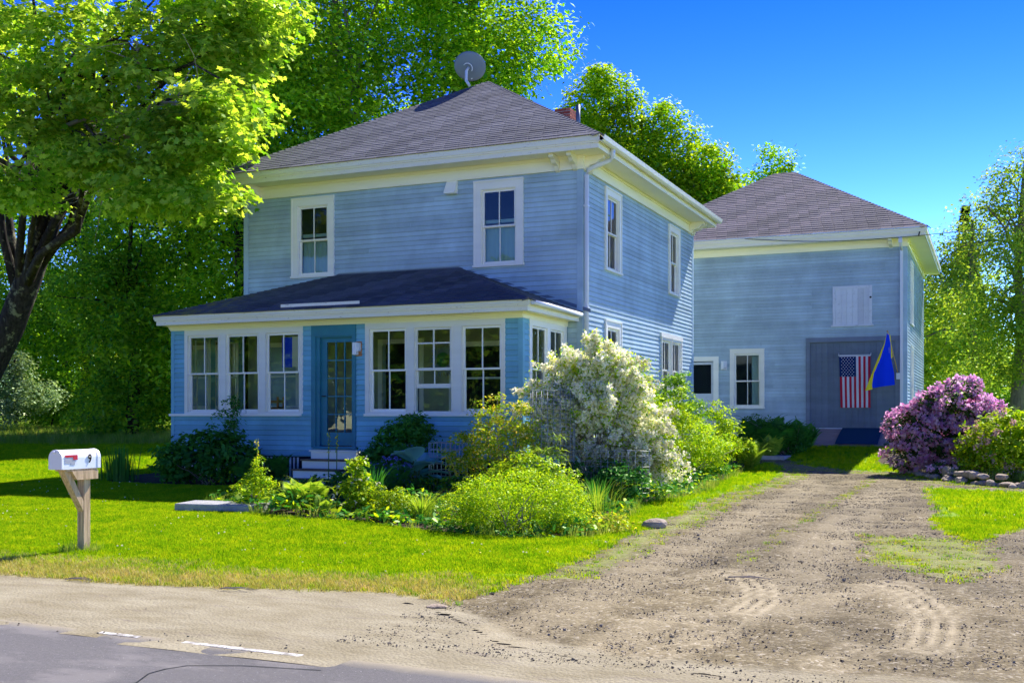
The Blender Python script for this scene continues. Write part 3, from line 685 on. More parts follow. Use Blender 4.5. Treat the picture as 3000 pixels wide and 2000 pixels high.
rm = MB(); rm.add([EA, EB, EC, ED, AP], [(0, 1, 4), (1, 2, 4), (2, 3, 4), (3, 0, 4), (3, 2, 1, 0)]); roof = rm.build('roof', M['shingle'], house)
roof_rows(roof, EA, EB, AP, AP, .14, M['shingle'], seed=1)
hip_caps(roof, EB, AP, M['shingle']); hip_caps(roof, EA, AP, M['shingle'])
# dryer vent hood
v = MB(); v.add([F1.P(u, o, z) for u in (-10.36, -10.11) for o, z in ((.0, 6.33), (.03, 6.33), (.17, 6.09), (.17, 6.06), (0, 6.06))], [(0,1,2,3,4), (9,8,7,6,5), (0,5,6,1), (1,6,7,2), (2,7,8,3), (3,8,9,4), (4,9,5,0)])
v.build('vent_hood', M['white'], house)
# gutter and downspout on the right side
g = MB(); n = 9; vs = []
prof = [(.0, .115), (.0, .0), (.07, -.012), (.105, .02), (.118, .105), (.112, .11), (.10, .025), (.065, .0), (.01, .012)]
for y in (HY0 - .60, HY1 + .6):
    for o, z in prof: vs.append((HX1 + .56 + o, y, 6.70 + z))
k = len(prof); g.add(vs, [(i, i+1, k+i+1, k+i) for i in range(k-1)] + [(0,1,2,3,4,5,6,7,8), tuple(range(k, 2*k))[::-1]])
g.build('gutter', M['cream'], house)
d = MB(); d.tube([(-6.80, 20.42, 6.70), (-6.80, 20.42, 6.58), (-6.86, 20.42, 6.49), (-7.12, 20.38, 6.40), (-7.29, 20.34, 6.33), (-7.315, 20.33, 6.22), (-7.315, 20.33, .5)], .045, 10)
for z in (5.6, 3.6): d.box(-7.385, -7.27, 20.27, 20.39, z, z + .03)
d.build('downspout', M['metalwhite'], house)
# chimney of separate bricks, flue pipe, satellite dish
ch = MB(); ch.box(-9.83, -9.44, 25.02, 25.52, 7.9, 9.0); chim = ch.build('chimney', M['mortar'], roof)
bm_ = MB(); bm_.box(0, .196, -.008, .09, 0, .056); bme = bm_.mesh('brick', M['brick'])
for k in range(14):
    z = 7.98 + k * .0735; sh = (k % 2) * .1
    for u in np.arange(-9.84 - sh, -9.43, .206):
        a, b = max(u, -9.84), min(u + .196, -9.43)
        if b - a > .03: link('brick', bme, roof, (a, 25.02, z), 0, ((b-a)/.196, 1, 1))
    for u in np.arange(25.015 - .1 + sh, 25.52, .206):
        a, b = max(u, 25.03), min(u + .196, 25.525)
        if b - a > .03: link('brick', bme, roof, (-9.44, a, z), math.pi/2, ((b-a)/.196, 1, 1))
p = MB(); p.tube([(-9.22, 25.0, 8.2), (-9.22, 25.0, 9.03)], .055, 12); p.build('flue_pipe', M['pipe'], roof)
p = MB(); p.tube([(-9.16, 25.0, 8.30), (-9.2, 25.0, 8.46), (-9.22, 25, 8.52)], [.26, .12, .07], 12); p.build('flue_flashing', M['pipe'], roof)

# the porch
porch = empty('porch', (-11.66, 19.1, .3), house)
F2, R2, L2 = Fr('F', PY0), Fr('R', PX1), Fr('L', PX0)
PW = [(-15.206, -14.415), (-14.235, -13.44), (-13.253, -12.46), (-10.861, -10.06), (-9.887, -9.11), (-8.895, -8.10)]
PZ0, PZ1 = 1.55, 3.125; PF = 3.235
ph = [(a, b, PZ0, PZ1) for a, b in PW] + [(-12.08, -11.18, .86, 3.02)]
pm = MB(); wall_mesh(pm, F2, PX0, PX1, .68, PF, .11, ph); 
sw = [(18.42, 19.16, PZ0, PZ1), (19.32, 20.02, PZ0, PZ1)]
wall_mesh(pm, R2, PY0 + .11, HY0, .2, PF, .1, sw); wall_mesh(pm, L2, PY0 + .11, HY0, .2, PF, .1, [(18.3, 19.1, PZ0, PZ1), (19.25, 20.05, PZ0, PZ1)])
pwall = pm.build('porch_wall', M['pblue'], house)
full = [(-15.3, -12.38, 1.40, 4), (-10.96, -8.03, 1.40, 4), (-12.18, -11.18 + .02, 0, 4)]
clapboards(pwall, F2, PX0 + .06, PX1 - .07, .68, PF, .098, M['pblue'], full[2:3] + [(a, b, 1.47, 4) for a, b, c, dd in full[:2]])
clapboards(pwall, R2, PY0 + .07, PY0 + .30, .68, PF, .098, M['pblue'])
for x0, x1, y0, y1 in ((PX0 - .02, PX0 + .06, PY0 - .02, PY0 + .08), (PX1 - .07, PX1 + .02, PY0 - .02, PY0 + .07)):
    b = MB(); b.box(x0, x1, y0, y1, .6, PF); b.build('corner_board', M['pblue'], house)
# skirt and lattice under the porch
sk = MB(); F2.box(sk, PX0 + .05, PX1 - .05, -.12, -.02, .0, .68); sk.build('underporch_shade', M['dark'], house)  # near-black panel: shade of the opening behind the slats, painted in
for i in range(34):
    b = MB(); u = -15.5 + i * .09; F2.box(b, u, u + .035, -.02, .0, .2, .66); b.build('lattice_slat', M['white'], house)
def surround(u0, u1, cols, name='window_surround'):
    mb = MB(); pr = .022
    ed = [u0] + [q for c in cols for q in c] + [u1]
    for i in range(0, len(ed), 2): F2.box(mb, ed[i], ed[i+1], -.02, pr, PZ0 - .035, PF)
    for a, b in cols: F2.box(mb, a, b, -.02, pr - .001, PZ1, PF); F2.box(mb, a, b, -.02, pr - .001, PZ0 - .035, PZ0)
    for a, b in cols:
        for q0, q1, w0, w1 in ((a - .012, a, PZ0, PZ1 + .012), (b, b + .012, PZ0, PZ1 + .012), (a, b, PZ1, PZ1 + .012)): F2.box(mb, q0, q1, pr - .002, pr + .012, w0, w1)
    return mb.build(name, M['white'], house)
surround(-15.30, -12.38, PW[:3]); surround(-10.96, -8.03, PW[3:])
bnd = MB(); F2.box(bnd, PX0 - .05, -12.40, 0, .055, 1.47, 1.518); F2.box(bnd, -10.97, -8.0, 0, .055, 1.47, 1.518); bnd.build('sill_band', M['white'], house)
bnd = MB(); F2.box(bnd, -12.40, -12.18, 0, .03, 1.47, 1.518); F2.box(bnd, -11.16, -10.97, 0, .03, 1.47, 1.518); F2.box(bnd, -8.0, PX1 - .07, 0, .03, 1.47, 1.518); bnd.build('sill_band', M['pblue'], house)
for i, (a, b) in enumerate(PW):
    w = MB()
    F2.box(w, a, a + .014, -.1, .004, PZ0, PZ1); F2.box(w, b - .014, b, -.1, .004, PZ0, PZ1); F2.box(w, a + .014, b - .014, -.1, .003, PZ1 - .012, PZ1); F2.box(w, a + .014, b - .014, -.1, .003, PZ0, PZ0 + .012)
    w = w.build('window', M['white'], house)
    if i != 4:
        sash(w, F2, a + .014, b - .014, 2.322, PZ1 - .012, -.01, M['white'], bottom=.032, st=.036); sash(w, F2, a + .014, b - .014, PZ0 + .012, 2.354, -.045, M['white'], st=.036, bottom=.045)
    else:
        sash(w, F2, a + .014, b - .014, 2.322, PZ1 - .012, -.01, M['white'], bottom=.05, st=.036, zdiv=[2.83], mt=.028)
        sash(w, F2, a + .014, b - .014, 1.99, 2.354, -.045, M['white'], st=.036, bottom=.085)
        g = MB(); g.add([F2.P(a + .02, -.03, PZ0 + .02), F2.P(b - .02, -.03, PZ0 + .02), F2.P(b - .02, -.03, 2.0), F2.P(a + .02, -.03, 2.0)], [(0, 1, 2, 3)]); g.build('pane', M['glass'], w)
for fr, qs in ((R2, sw), (L2, [(18.3, 19.1, PZ0, PZ1), (19.25, 20.05, PZ0, PZ1)])):
    mb = MB(); a0 = qs[0][0] - .12; 
    ed = [a0, qs[0][0], qs[0][1], qs[1][0], qs[1][1], HY0 - .06]
    for i in range(0, 6, 2): fr.box(mb, ed[i], ed[i+1], -.02, .022, PZ0 - .04, PF)
    for q in qs: fr.box(mb, q[0], q[1], -.02, .021, PZ1, PF); fr.box(mb, q[0], q[1], -.02, .021, PZ0 - .04, PZ0)
    mb.build('window_surround', M['white'], house)
    for q in qs:
        w = MB(); fr.box(w, q[0], q[0] + .014, -.1, .004, PZ0, PZ1); fr.box(w, q[1] - .014, q[1], -.1, .004, PZ0, PZ1); w = w.build('window', M['white'], house)
        sash(w, fr, q[0] + .014, q[1] - .014, 2.322, PZ1 - .002, -.01, M['white'], bottom=.032, st=.036); sash(w, fr, q[0] + .014, q[1] - .014, PZ0, 2.354, -.045, M['white'], st=.036)
# entrance: casing, door with fifteen panes, threshold
cs = MB(); F2.box(cs, -12.18, -12.08, 0, .026, .86, 3.02); F2.box(cs, -11.25 + .0, -11.165, 0, .026, .86, 3.02); F2.box(cs, -12.18, -11.165, 0, .027, 3.02, PF)
F2.box(cs, -12.08, -12.0, -.11, 0, .86, 3.02); F2.box(cs, -12.0, -11.25, -.11, 0, 2.995, 3.02); cs.build('door_casing', M['teal'], house)
dr = MB(); o0, o1 = -.10, -.06
F2.box(dr, -12.0, -11.868, o0, o1, .90, 2.995); F2.box(dr, -11.272, -11.25 + .03, o0, o1, .90, 2.995); F2.box(dr, -11.868, -11.272, o0, o1 - .001, .90, 1.155); F2.box(dr, -11.868, -11.272, o0, o1 - .001, 2.905, 2.995)
for i in (1, 2): x = -11.868 + .596 * i / 3; F2.box(dr, x - .011, x + .011, o0, o1 - .004, 1.155, 2.905)
for j in range(1, 5): z = 1.155 + 1.75 * j / 5; F2.box(dr, -11.868, -11.272, o0, o1 - .006, z - .011, z + .011)
door = dr.build('door', M['teal'], house)
for i in range(3):
    for j in range(5):
        x0, x1 = -11.868 + .596 * i / 3, -11.868 + .596 * (i+1) / 3; z0, z1 = 1.155 + .35 * j, 1.155 + .35 * (j+1)
        g = MB(); g.add([F2.P(x0, -.08, z0), F2.P(x1, -.08, z0), F2.P(x1, -.08, z1), F2.P(x0, -.08, z1)], [(0, 1, 2, 3)]); g.build('pane', M['glass'], door)
hn = MB(); hn.tube([F2.P(-11.95, -.06, 1.86), F2.P(-11.95, -.01, 1.86)], .012, 8); hn.tube([F2.P(-11.95, -.01, 1.86), F2.P(-11.86, -.01, 1.86)], .01, 8); hn.build('handle', M['black'], door)
th = MB(); F2.box(th, -12.10, -11.14, -.1, .07, .84, .885); th.build('threshold', M['teal'], house)
th = MB(); th.box(PX0 + .1, PX1 - .1, PY0 + .1, HY0, .80, .84); th.build('porch_floor', M['floorwood'], house)
# cornice and roof of the porch
pc = MB(); F2.box(pc, PX0 - .03, PX1 + .03, -.02, .034, PF, 3.34); R2.box(pc, PY0 + .0, HY0 - .02, 0, .034, PF, 3.34); L2.box(pc, PY0, HY0 - .02, 0, .034, PF, 3.34)
pc.box(PX0 - .06, PX1 + .25, PY0 - .37, HY0 - .03, 3.34, 3.36)
n = 6
for k in range(n):   # cove under the eave
    a = k / n * math.pi / 2; o = .034 + .20 * (1 - math.cos(a)); z = 3.26 + .08 * math.sin(a)
    F2.box(pc, PX0 - .03 - (o - .034) * .1, PX1 + .03 + (o - .034) * .6, .03, o + .03, z, 3.341)
pc.build('porch_cornice', M['cream'], house)
pf = MB(); x0, x1, y0 = PX0 - .06, PX1 + .25, PY0 - .37
for t, za, zb in ((.02, 3.325, 3.42), (.045, 3.41, 3.445), (.06, 3.445, 3.515)):
    pf.box(x0 - t, x1 + t, y0 - t, y0, za, zb); pf.box(x1, x1 + t, y0, HY0 - .04, za, zb); pf.box(x0 - t, x0, y0, HY0 - .04, za, zb)
pf.build('porch_fascia', M['fascia'], house)
pg = MB(); pg.tube([(x1 + .10, y0 + .02, 3.47), (x1 + .10, y0 + 1.2, 3.465), (x1 + .10, HY0 - .1, 3.45)], .045, 10); pg.build('porch_gutter', M['metalwhite'], house)
e0 = .065; QA, QB = (x0 - e0, y0 - e0, 3.52), (x1 + e0, y0 - e0, 3.52); QD, QE = (-13.0, HY0, 4.53), (-10.10, HY0, 4.53); QR, QL = (x1 + e0, HY0, 3.52), (x0 - e0, HY0, 3.52)
rm = MB(); rm.add([QA, QB, QD, QE, QR, QL], [(0, 1, 3, 2), (1, 4, 3), (5, 0, 2), (5, 4, 1, 0)]); proof = rm.build('porch_roof', M['porchshingle'], house)
roof_rows(proof, QA, QB, QD, QE, .135, M['porchshingle'], seed=5, lift=.014, jag=.006)
roof_rows(proof, QB, QR, QE, QE, .135, M['porchshingle'], seed=6, lift=.014)
hip_caps(proof, QB, QE, M['porchshingle'], .13, na=.045); hip_caps(proof, QA, QD, M['porchshingle'], .13, na=.045)
rd = MB(); rd.box(-12.70, -10.92, PY0 - .30, PY0 - .28, 3.585, 3.645); rd.build('rain_diverter', M['fascia'], house)
fl = MB(); fl.add([(QD[0] - 2.9, HY0 - .012, 3.57), (QD[0], HY0 - .012, 4.56), (QE[0], HY0 - .012, 4.56), (QE[0] + 2.9, HY0 - .012, 3.57), (QE[0] + 2.9, HY0 - .012, 3.50), (QE[0], HY0 - .012, 4.5), (QD[0], HY0 - .012, 4.5), (QD[0] - 2.9, HY0 - .012, 3.50)], [(0, 1, 6, 7), (1, 2, 5, 6), (2, 3, 4, 5)]); fl.build('flashing', M['pipe'], house)
# steps: four risers with brown treads
zs = [.825, .66, .49, .325]; ys = [17.60, 17.30, 17.0, 16.7]
st = MB()
for k, (z, y) in enumerate(zip(zs, ys)):
    r_ = MB(); r_.box(-11.93 + .003 * k, -10.93, y, y + .30, max(z - .17, .0) if k < 3 else .1, z - .03); r_.build('riser', M['white'], house)
    t_ = MB(); t_.box(-11.96 + .003 * k, -10.90, y - .025, y + .31, z - .03, z); t_.build('tread', M['treadwood'] if k else M['white'], house)
# wall behind the porch glass
iw = MB(); F3 = Fr('F', HY0 - .022); wall_mesh(iw, F3, PX0 + .12, PX1 - .12, .84, 3.3, .02, [(-11.9, -11.0, .9, 3.0), (-10.2, -9.0, 1.6, 2.9), (-14.9, -14.1, 1.7, 3.0)]); iw.build('porch_back_wall', M['vinyl'], house)
it = MB()
for a, b, c, dd in ((-11.9, -11.0, .9, 3.0), (-10.2, -9.0, 1.6, 2.9), (-14.9, -14.1, 1.7, 3.0)):
    F3.box(it, a - .1, a, 0, .02, c, dd + .1); F3.box(it, b, b + .1, 0, .02, c, dd + .1); F3.box(it, a, b, 0, .02, dd, dd + .1)
    if c > 1: F3.box(it, a - .1, b + .1, 0, .03, c - .06, c); F3.box(it, a, b, -.06, -.02, (c + dd) / 2 - .02, (c + dd) / 2 + .02)
it.build('inner_casing', M['white'], house)
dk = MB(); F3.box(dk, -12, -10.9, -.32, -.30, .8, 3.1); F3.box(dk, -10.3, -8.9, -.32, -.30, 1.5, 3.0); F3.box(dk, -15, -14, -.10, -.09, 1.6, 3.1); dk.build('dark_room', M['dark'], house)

def chair(x, y, z, rz, label):
    t = empty('wooden_chair', (x, y, z), None, label, 'chair', 'wooden chairs inside the porch')
    cr, sr = math.cos(rz), math.sin(rz)
    def bx(n, a0, a1, b0, b1, c0, c1):
        mb = MB(); mb.box(a0, a1, b0, b1, c0, c1); me = mb.mesh(n, M['chairwood']); link(n, me, t, (x, y, z), rz)
    bx('seat', -.22, .22, -.21, .21, .44, .465)
    for sx in (-1, 1):
        bx('leg', sx*.2-.018, sx*.2+.018, -.2, -.165, 0, .44); bx('back_post', sx*.2-.018, sx*.2+.018, .175, .21, 0, 1.02)
    for zz in (.62, .76, .9): bx('back_slat', -.182, .182, .184, .2, zz, zz + .055)
    return t
chair(-14.62, 18.75, .84, 2.6, 'wooden ladder back chair seen through the leftmost porch window')
chair(-13.75, 18.7, .84, .5, 'wooden ladder back chair seen through the middle window of the left porch group')
chair(-13.12, 18.6, .84, 1.9, 'wooden ladder back chair nearest the door, below the blue and white banner')
bn = MB(); bn.box(-12.98, -12.74, PY0 + .14, PY0 + .142, 2.44, 3.04, 0); bn.box(-12.738, -12.54, PY0 + .14, PY0 + .142, 2.45, 3.05, 1)
bn.build('window_banner', [M['cardblue'], M['cardyellow']], None, 'blue and pale banner hung inside the porch window beside the door', 'banner')
wr = empty('sunburst_wreath', (-10.28, 19.95, 2.62), None, 'spiky sunburst wreath hanging inside the first porch window right of the door', 'wreath')
P = []; 
w_ = MB(); w2 = MB(); rr = random.Random(4)
for k in range(46):
    a = k / 46 * 2 * math.pi; L = rr.uniform(.27, .40); ca, sa = math.cos(a), math.sin(a)
    for mbx, r0, r1, wd, oo in ((w_, .10, L, .018, .0), (w2, .02, .17, .02, .02)):
        mbx.add([(-10.28 + ca*r0 - sa*wd*.4, 19.95 - oo, 2.62 + sa*r0 + ca*wd*.4), (-10.28 + ca*r0 + sa*wd*.4, 19.95 - oo, 2.62 + sa*r0 - ca*wd*.4), (-10.28 + ca*(r0+r1)/2 + sa*wd, 19.90 - oo, 2.62 + sa*(r0+r1)/2 - ca*wd), (-10.28 + ca*r1, 19.93 - oo, 2.62 + sa*r1), (-10.28 + ca*(r0+r1)/2 - sa*wd, 19.90 - oo, 2.62 + sa*(r0+r1)/2 + ca*wd)], [(0, 1, 2, 3, 4)])
w_.build('ray', mat('wreath_blue_grey', (.30, .36, .42), .7), wr); w2.build('centre_leaves', mat('wreath_green', (.06, .28, .08), .7), wr)
# wall lamps
def lamp(x, z, fr, label):
    P0 = fr.P(x, 0, z); t = empty('wall_lamp', P0, None, label, 'lamp', 'white wall lamps beside the doors')
    a = MB(); fr.box(a, x - .09, x + .09, 0, .02, z - .14, z + .14); a.build('back_plate', M['brass'] if fr is F2 else M['metalwhite'], t)
    a = MB(); fr.box(a, x - .07, x + .02, .02, .12, z - .12, z + .12); a.build('lamp_shade', M['frost'], t, bevel=.01)
    a = MB(); fr.box(a, x + .02, x + .07, .02, .09, z - .05, z + .11); a.build('sensor', M['metalwhite'], t)
lamp(-11.12, 2.76, F2, 'white wall lamp on a wooden block right of the teal porch door')
# dish
sd = empty('satellite_dish', (-11.72, 24.3, 9.6), None, 'grey satellite dish on a curved mast at the peak of the house roof', 'satellite dish')
dc = Vector((-11.95, 24.55, 10.17)); dn = Vector((-.05, .85, .52)).normalized(); dxx = dn.cross(Vector((0, 0, 1))).normalized(); dy = dn.cross(dxx)
mb = MB(); vs = [dc]; fs = []; nr, na = 6, 40
for i in range(1, nr + 1):
    for j in range(na):
        a = 2*math.pi*j/na; r_ = i / nr; vs.append(dc + dxx*(.42*r_*math.cos(a)) + dy*(.37*r_*math.sin(a)) + dn*(.075*r_*r_))
fs += [(0, 1 + (j+1) % na, 1 + j) for j in range(na)]
for i in range(1, nr):
    fs += [(1+(i-1)*na+j, 1+(i-1)*na+(j+1) % na, 1+i*na+(j+1) % na, 1+i*na+j) for j in range(na)]
mb.add(vs, fs, 0, True); o = mb.build('reflector', M['dish'], sd); so = o.modifiers.new('s', 'SOLIDIFY'); so.thickness = .012
mb = MB(); q = dc - dn*.04 - dy*.0; pts = [q, q - dn*.16 + Vector((0, 0, -.05)), q - dn*.2 + Vector((.02, -.02, -.28)), Vector((-11.88, 24.30, 9.72)), Vector((-11.78, 24.22, 9.60))]
mb.tube(pts, [.03, .035, .035, .035, .035], 10); mb.build('mast', M['metalwhite'], sd)
mb = MB(); cpt = q - dn*.03; ring = [cpt + (dxx*math.cos(a) + dy*math.sin(a))*.12 - dn*.02 for a in np.linspace(-2.4, .8, 12)]; mb.tube(ring, .012, 6); mb.build('mount_ring', M['metalwhite'], sd)
mb = MB(); mb.tube([dc + dn*.02 - dy*-.30, dc + dn*.5 + dy*.22], .015, 6); mb.build('feed_arm', M['metalwhite'], sd)

# ------------------------------------------------------------------ the barn
BX0, BX1, BY0, BY1 = -10.35, -2.2, 32.8, 41.0
barn = empty('barn', (-6.3, 36.8, .65), None, 'blue grey clapboard barn with hipped roof and big dark sliding door behind the house', 'barn')
FB, RB, LB, BB = Fr('F', BY0), Fr('R', BX1), Fr('L', BX0), Fr('B', BY1)
BH = [(-7.10, -6.30, 1.72, 3.33), (-8.62, -7.72, 1.0, 3.12)]
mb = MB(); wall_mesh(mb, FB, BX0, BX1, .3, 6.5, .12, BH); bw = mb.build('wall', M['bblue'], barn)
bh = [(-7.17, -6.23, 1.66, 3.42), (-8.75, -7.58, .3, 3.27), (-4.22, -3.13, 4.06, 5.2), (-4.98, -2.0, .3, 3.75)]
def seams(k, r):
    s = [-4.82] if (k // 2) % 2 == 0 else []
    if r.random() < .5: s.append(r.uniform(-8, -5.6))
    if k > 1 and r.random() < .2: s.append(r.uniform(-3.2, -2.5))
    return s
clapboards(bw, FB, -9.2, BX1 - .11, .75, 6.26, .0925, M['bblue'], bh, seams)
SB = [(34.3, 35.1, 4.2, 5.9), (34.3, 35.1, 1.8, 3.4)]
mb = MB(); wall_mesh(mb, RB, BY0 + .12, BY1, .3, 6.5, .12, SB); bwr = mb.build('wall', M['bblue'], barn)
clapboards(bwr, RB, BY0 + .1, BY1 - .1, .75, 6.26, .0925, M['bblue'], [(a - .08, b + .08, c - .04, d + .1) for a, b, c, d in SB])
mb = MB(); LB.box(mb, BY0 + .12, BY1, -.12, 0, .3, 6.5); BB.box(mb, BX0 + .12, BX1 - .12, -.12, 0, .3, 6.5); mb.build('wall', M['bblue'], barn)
for q in SB: window(barn, RB, *q, M['white'], cas=.1)
for x0, x1, y0, y1 in ((BX1 - .11, BX1 + .02, BY0 - .02, BY0 + .1), (BX1 - .1, BX1 + .02, BY1 - .1, BY1 + .02)):
    b = MB(); b.box(x0, x1, y0, y1, .6, 6.27); b.build('corner_board', M['cornerblue'], barn)
cornice(barn, BX0, BX1, BY0, BY1, 6.47, .50, M['cream'], M['cream'], .21)
for u in (BX1 - .42,): bracket(barn, FB, u, 6.47, M['cream'], h=.24)
e = .565; ez = 6.715; RL, RR = (-6.62, 36.8, 9.50), (-5.95, 36.8, 9.50)
A_, B_, C_, D_ = (BX0-e, BY0-e, ez), (BX1+e, BY0-e, ez), (BX1+e, BY1+e, ez), (BX0-e, BY1+e, ez)
mb = MB(); mb.add([A_, B_, C_, D_, RL, RR], [(0, 1, 5, 4), (1, 2, 5), (2, 3, 4, 5), (3, 0, 4), (3, 2, 1, 0)]); broof = mb.build('roof', M['barnshingle'], barn)
roof_rows(broof, A_, B_, RL, RR, .155, M['barnshingle'], seed=9, lift=.015)
hip_caps(broof, B_, RR, M['barnshingle'], .16)
mb = MB(); mb.box(BX0 - e, BX1 + e, BY0 - e - .03, BY0 - e - .01, 6.675, 6.712); mb.build('drip_edge', M['metalwhite'], barn)
d = MB(); d.box(BX1 - .17, BX1 - .09, BY0 - .105, BY0 - .03, .8, 6.20); d.box(BX1 - .18, BX1 - .08, BY0 - .53, BY0 - .45, 6.3, 6.47); d.tube([(BX1 - .13, BY0 - .49, 6.33), (BX1 - .13, BY0 - .08, 6.16)], .04, 8); d.build('downspout', M['metalwhite'], barn)
w = window(barn, FB, *BH[0], M['white'], 2.51, cas=.105)
c = MB(); FB.box(c, -6.62, -6.32, -.30, -.29, 1.74, 3.3); c.build('curtain', M['curtain'], w)
# small door left of the window
mb = MB(); FB.box(mb, -7.72, -7.56, -.02, .03, .9, 3.26); FB.box(mb, -8.78, -8.62, -.02, .03, .9, 3.26); FB.box(mb, -8.62, -7.72, -.02, .029, 3.12, 3.26); mb.build('door_casing', M['white'], barn)
mb = MB(); o0, o1 = -.08, -.03
FB.box(mb, -8.62, -8.5, o0, o1, .95, 3.10); FB.box(mb, -7.80, -7.73, o0, o1, .95, 3.10); FB.box(mb, -8.5, -7.80, o0, o1 - .001, .95, 2.14); FB.box(mb, -8.5, -7.80, o0, o1 - .001, 3.02, 3.10)
FB.box(mb, -8.40, -7.9, o1 - .01, o1 + .008, 1.2, 1.95)
dd = mb.build('door', M['hatch'], barn)
g = MB(); g.add([FB.P(-8.5, -.055, 2.14), FB.P(-7.8, -.055, 2.14), FB.P(-7.8, -.055, 3.02), FB.P(-8.5, -.055, 3.02)], [(0, 1, 2, 3)]); g.build('pane', M['glass'], dd)
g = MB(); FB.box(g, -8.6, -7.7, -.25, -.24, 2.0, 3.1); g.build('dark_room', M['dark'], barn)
lamp(-7.40, 2.98, FB, 'white wall lamp beside the small door and window of the barn')
# loft hatch
mb = MB(); FB.box(mb, -4.22, -4.14, 0, .035, 4.09, 5.21); FB.box(mb, -3.21, -3.13, 0, .035, 4.09, 5.21); FB.box(mb, -4.14, -3.21, 0, .034, 5.13, 5.21); FB.box(mb, -4.27, -3.09, 0, .06, 4.04, 4.09); hat = mb.build('loft_hatch', M['hatch'], barn)
for i in range(6):
    b = MB(); u = -4.14 + i * .155; FB.box(b, u + .002, u + .153, 0, .018 + .002 * (i % 2), 4.09, 5.13); b.build('plank', M['hatch'], hat)
b = MB(); b.tube([FB.P(-3.17, .03, 4.86), FB.P(-3.17, .06, 4.86)], .03, 10); b.build('knob', M['black'], hat)
# sliding door of vertical planks
mb = MB(); FB.box(mb, -4.98, -4.86, 0, .045, 1.10, 3.74); FB.box(mb, -2.50, BX1 - .11, 0, .045, 1.10, 3.74); FB.box(mb, -4.86, -2.50, 0, .044, 3.63, 3.74); FB.box(mb, -4.90, -2.46, .0, .09, 3.60, 3.64); mb.build('door_frame', M['barntrim'], barn)
mb = MB(); FB.box(mb, -4.86, -2.50, -.02, .004, 1.115, 3.63); bd = mb.build('sliding_door', M['barndoor'], barn)
for i in range(14):
    b = MB(); u = -4.86 + i * .1686; FB.box(b, u + .003, u + .1656, .004, .018 + .0025 * ((i * 7) % 3), 1.118, 3.60); b.build('plank', M['barndoor'], bd)
mb = MB(); FB.box(mb, -4.98, -2.3, -.01, .02, .95, 1.11); mb.build('sill', M['metalwhite'], barn)
ramp_ = empty('door_ramp', (-3.65, 32.2, .66), None, 'wooden plank ramp below the big barn door', 'ramp')
for k in range(7):
    y0, y1 = 32.74 - k * .175, 32.74 - (k + 1) * .175 + .012; z0, z1 = 1.09 - k * .061, 1.09 - (k + 1) * .061 + .004
    b = MB(); b.add([(-4.62, y1, z1), (-2.62, y1, z1), (-2.62, y0, z0), (-4.62, y0, z0), (-4.62, y1, z1-.05), (-2.62, y1, z1-.05), (-2.62, y0, z0-.05), (-4.62, y0, z0-.05)], [(0,1,2,3), (7,6,5,4), (0,4,5,1), (1,5,6,2), (2,6,7,3), (3,7,4,0)]); b.build('plank', M['rampwood'], ramp_)
b = MB(); n = 12; vs = []
for i in range(n + 1):
    t = i / n; y = 32.72 - t * 1.24; z = 1.10 - t * .43 + .004; bow = .06 * math.sin(t * math.pi * .5)
    vs += [(-3.94 - bow, y, z), (-2.84 - bow * .4, y, z), (-3.94 - bow, y, z + .012), (-2.84 - bow * .4, y, z + .012)]
b.add(vs, [f for i in range(n) for f in ((4*i+2, 4*i+6, 4*i+7, 4*i+3), (4*i, 4*i+2, 4*i+3, 4*i+1), (4*i, 4*i+4, 4*i+6, 4*i+2), (4*i+1, 4*i+3, 4*i+7, 4*i+5))]); b.build('door_mat', M['carpet'], None, 'dark blue carpet runner lying on the barn door ramp', 'mat')
# flag of stripes and stars, hung on the sliding door
fx0, fx1, fz0, fz1 = -4.03, -3.17, 1.70, 3.19; fl = empty('striped_flag', (-3.6, 32.74, 3.2), None, 'red and white striped flag with starred blue canton hung on the barn door', 'flag')
cols = {'r': m_flag('flag_red', (.46, .02, .05)), 'w': m_flag('flag_white', (.62, .62, .68)), 'b': m_flag('flag_navy', (.012, .03, .12))}
def wv(u, z): t = (fz1 - z) / (fz1 - fz0); return .075 + .016 * math.sin(u * 21 + 1.5 * t) * (.25 + t) + .006 * math.sin(z * 9)
def cloth(mb, u0, u1, z0, z1, mi, nu=4, nz=14, dz=0, oo=0):
    g = [[FB.P(u0 + (u1-u0)*i/nu + .035 * ((fz1 - (z0 + (z1-z0)*j/nz)) / 1.49) * (1 - (u0 + (u1-u0)*i/nu - fx0) / (fx1-fx0)), wv(u0 + (u1-u0)*i/nu, z0 + (z1-z0)*j/nz) + oo, z0 + (z1-z0)*j/nz) for i in range(nu+1)] for j in range(nz+1)]
    vs = [p for r in g for p in r]; mb.add(vs, [(j*(nu+1)+i, j*(nu+1)+i+1, (j+1)*(nu+1)+i+1, (j+1)*(nu+1)+i) for j in range(nz) for i in range(nu)], mi, True)
sw_ = (fx1 - fx0) / 13; cu = fx0 + 6.9 * sw_; cz = fz1 - .60
for k in range(13):
    mb = MB(); u0, u1 = fx0 + k*sw_, fx0 + (k+1)*sw_; col = 'r' if (12 - k) % 2 == 0 else 'w'
    cloth(mb, u0, u1, fz0, cz if k < 7 else fz1 - .02, 0); mb.build('stripe', cols[col], fl)
mb = MB(); cloth(mb, fx0 - .004, fx0 + 7*sw_, cz, fz1 - .02, 0, 14, 10); mb.build('canton', cols['b'], fl)
mb = MB(); cloth(mb, fx0, fx1, fz1 - .02, fz1 + .012, 0, 20, 1, 0, .001); mb.build('heading', cols['w'], fl)
stars = MB()
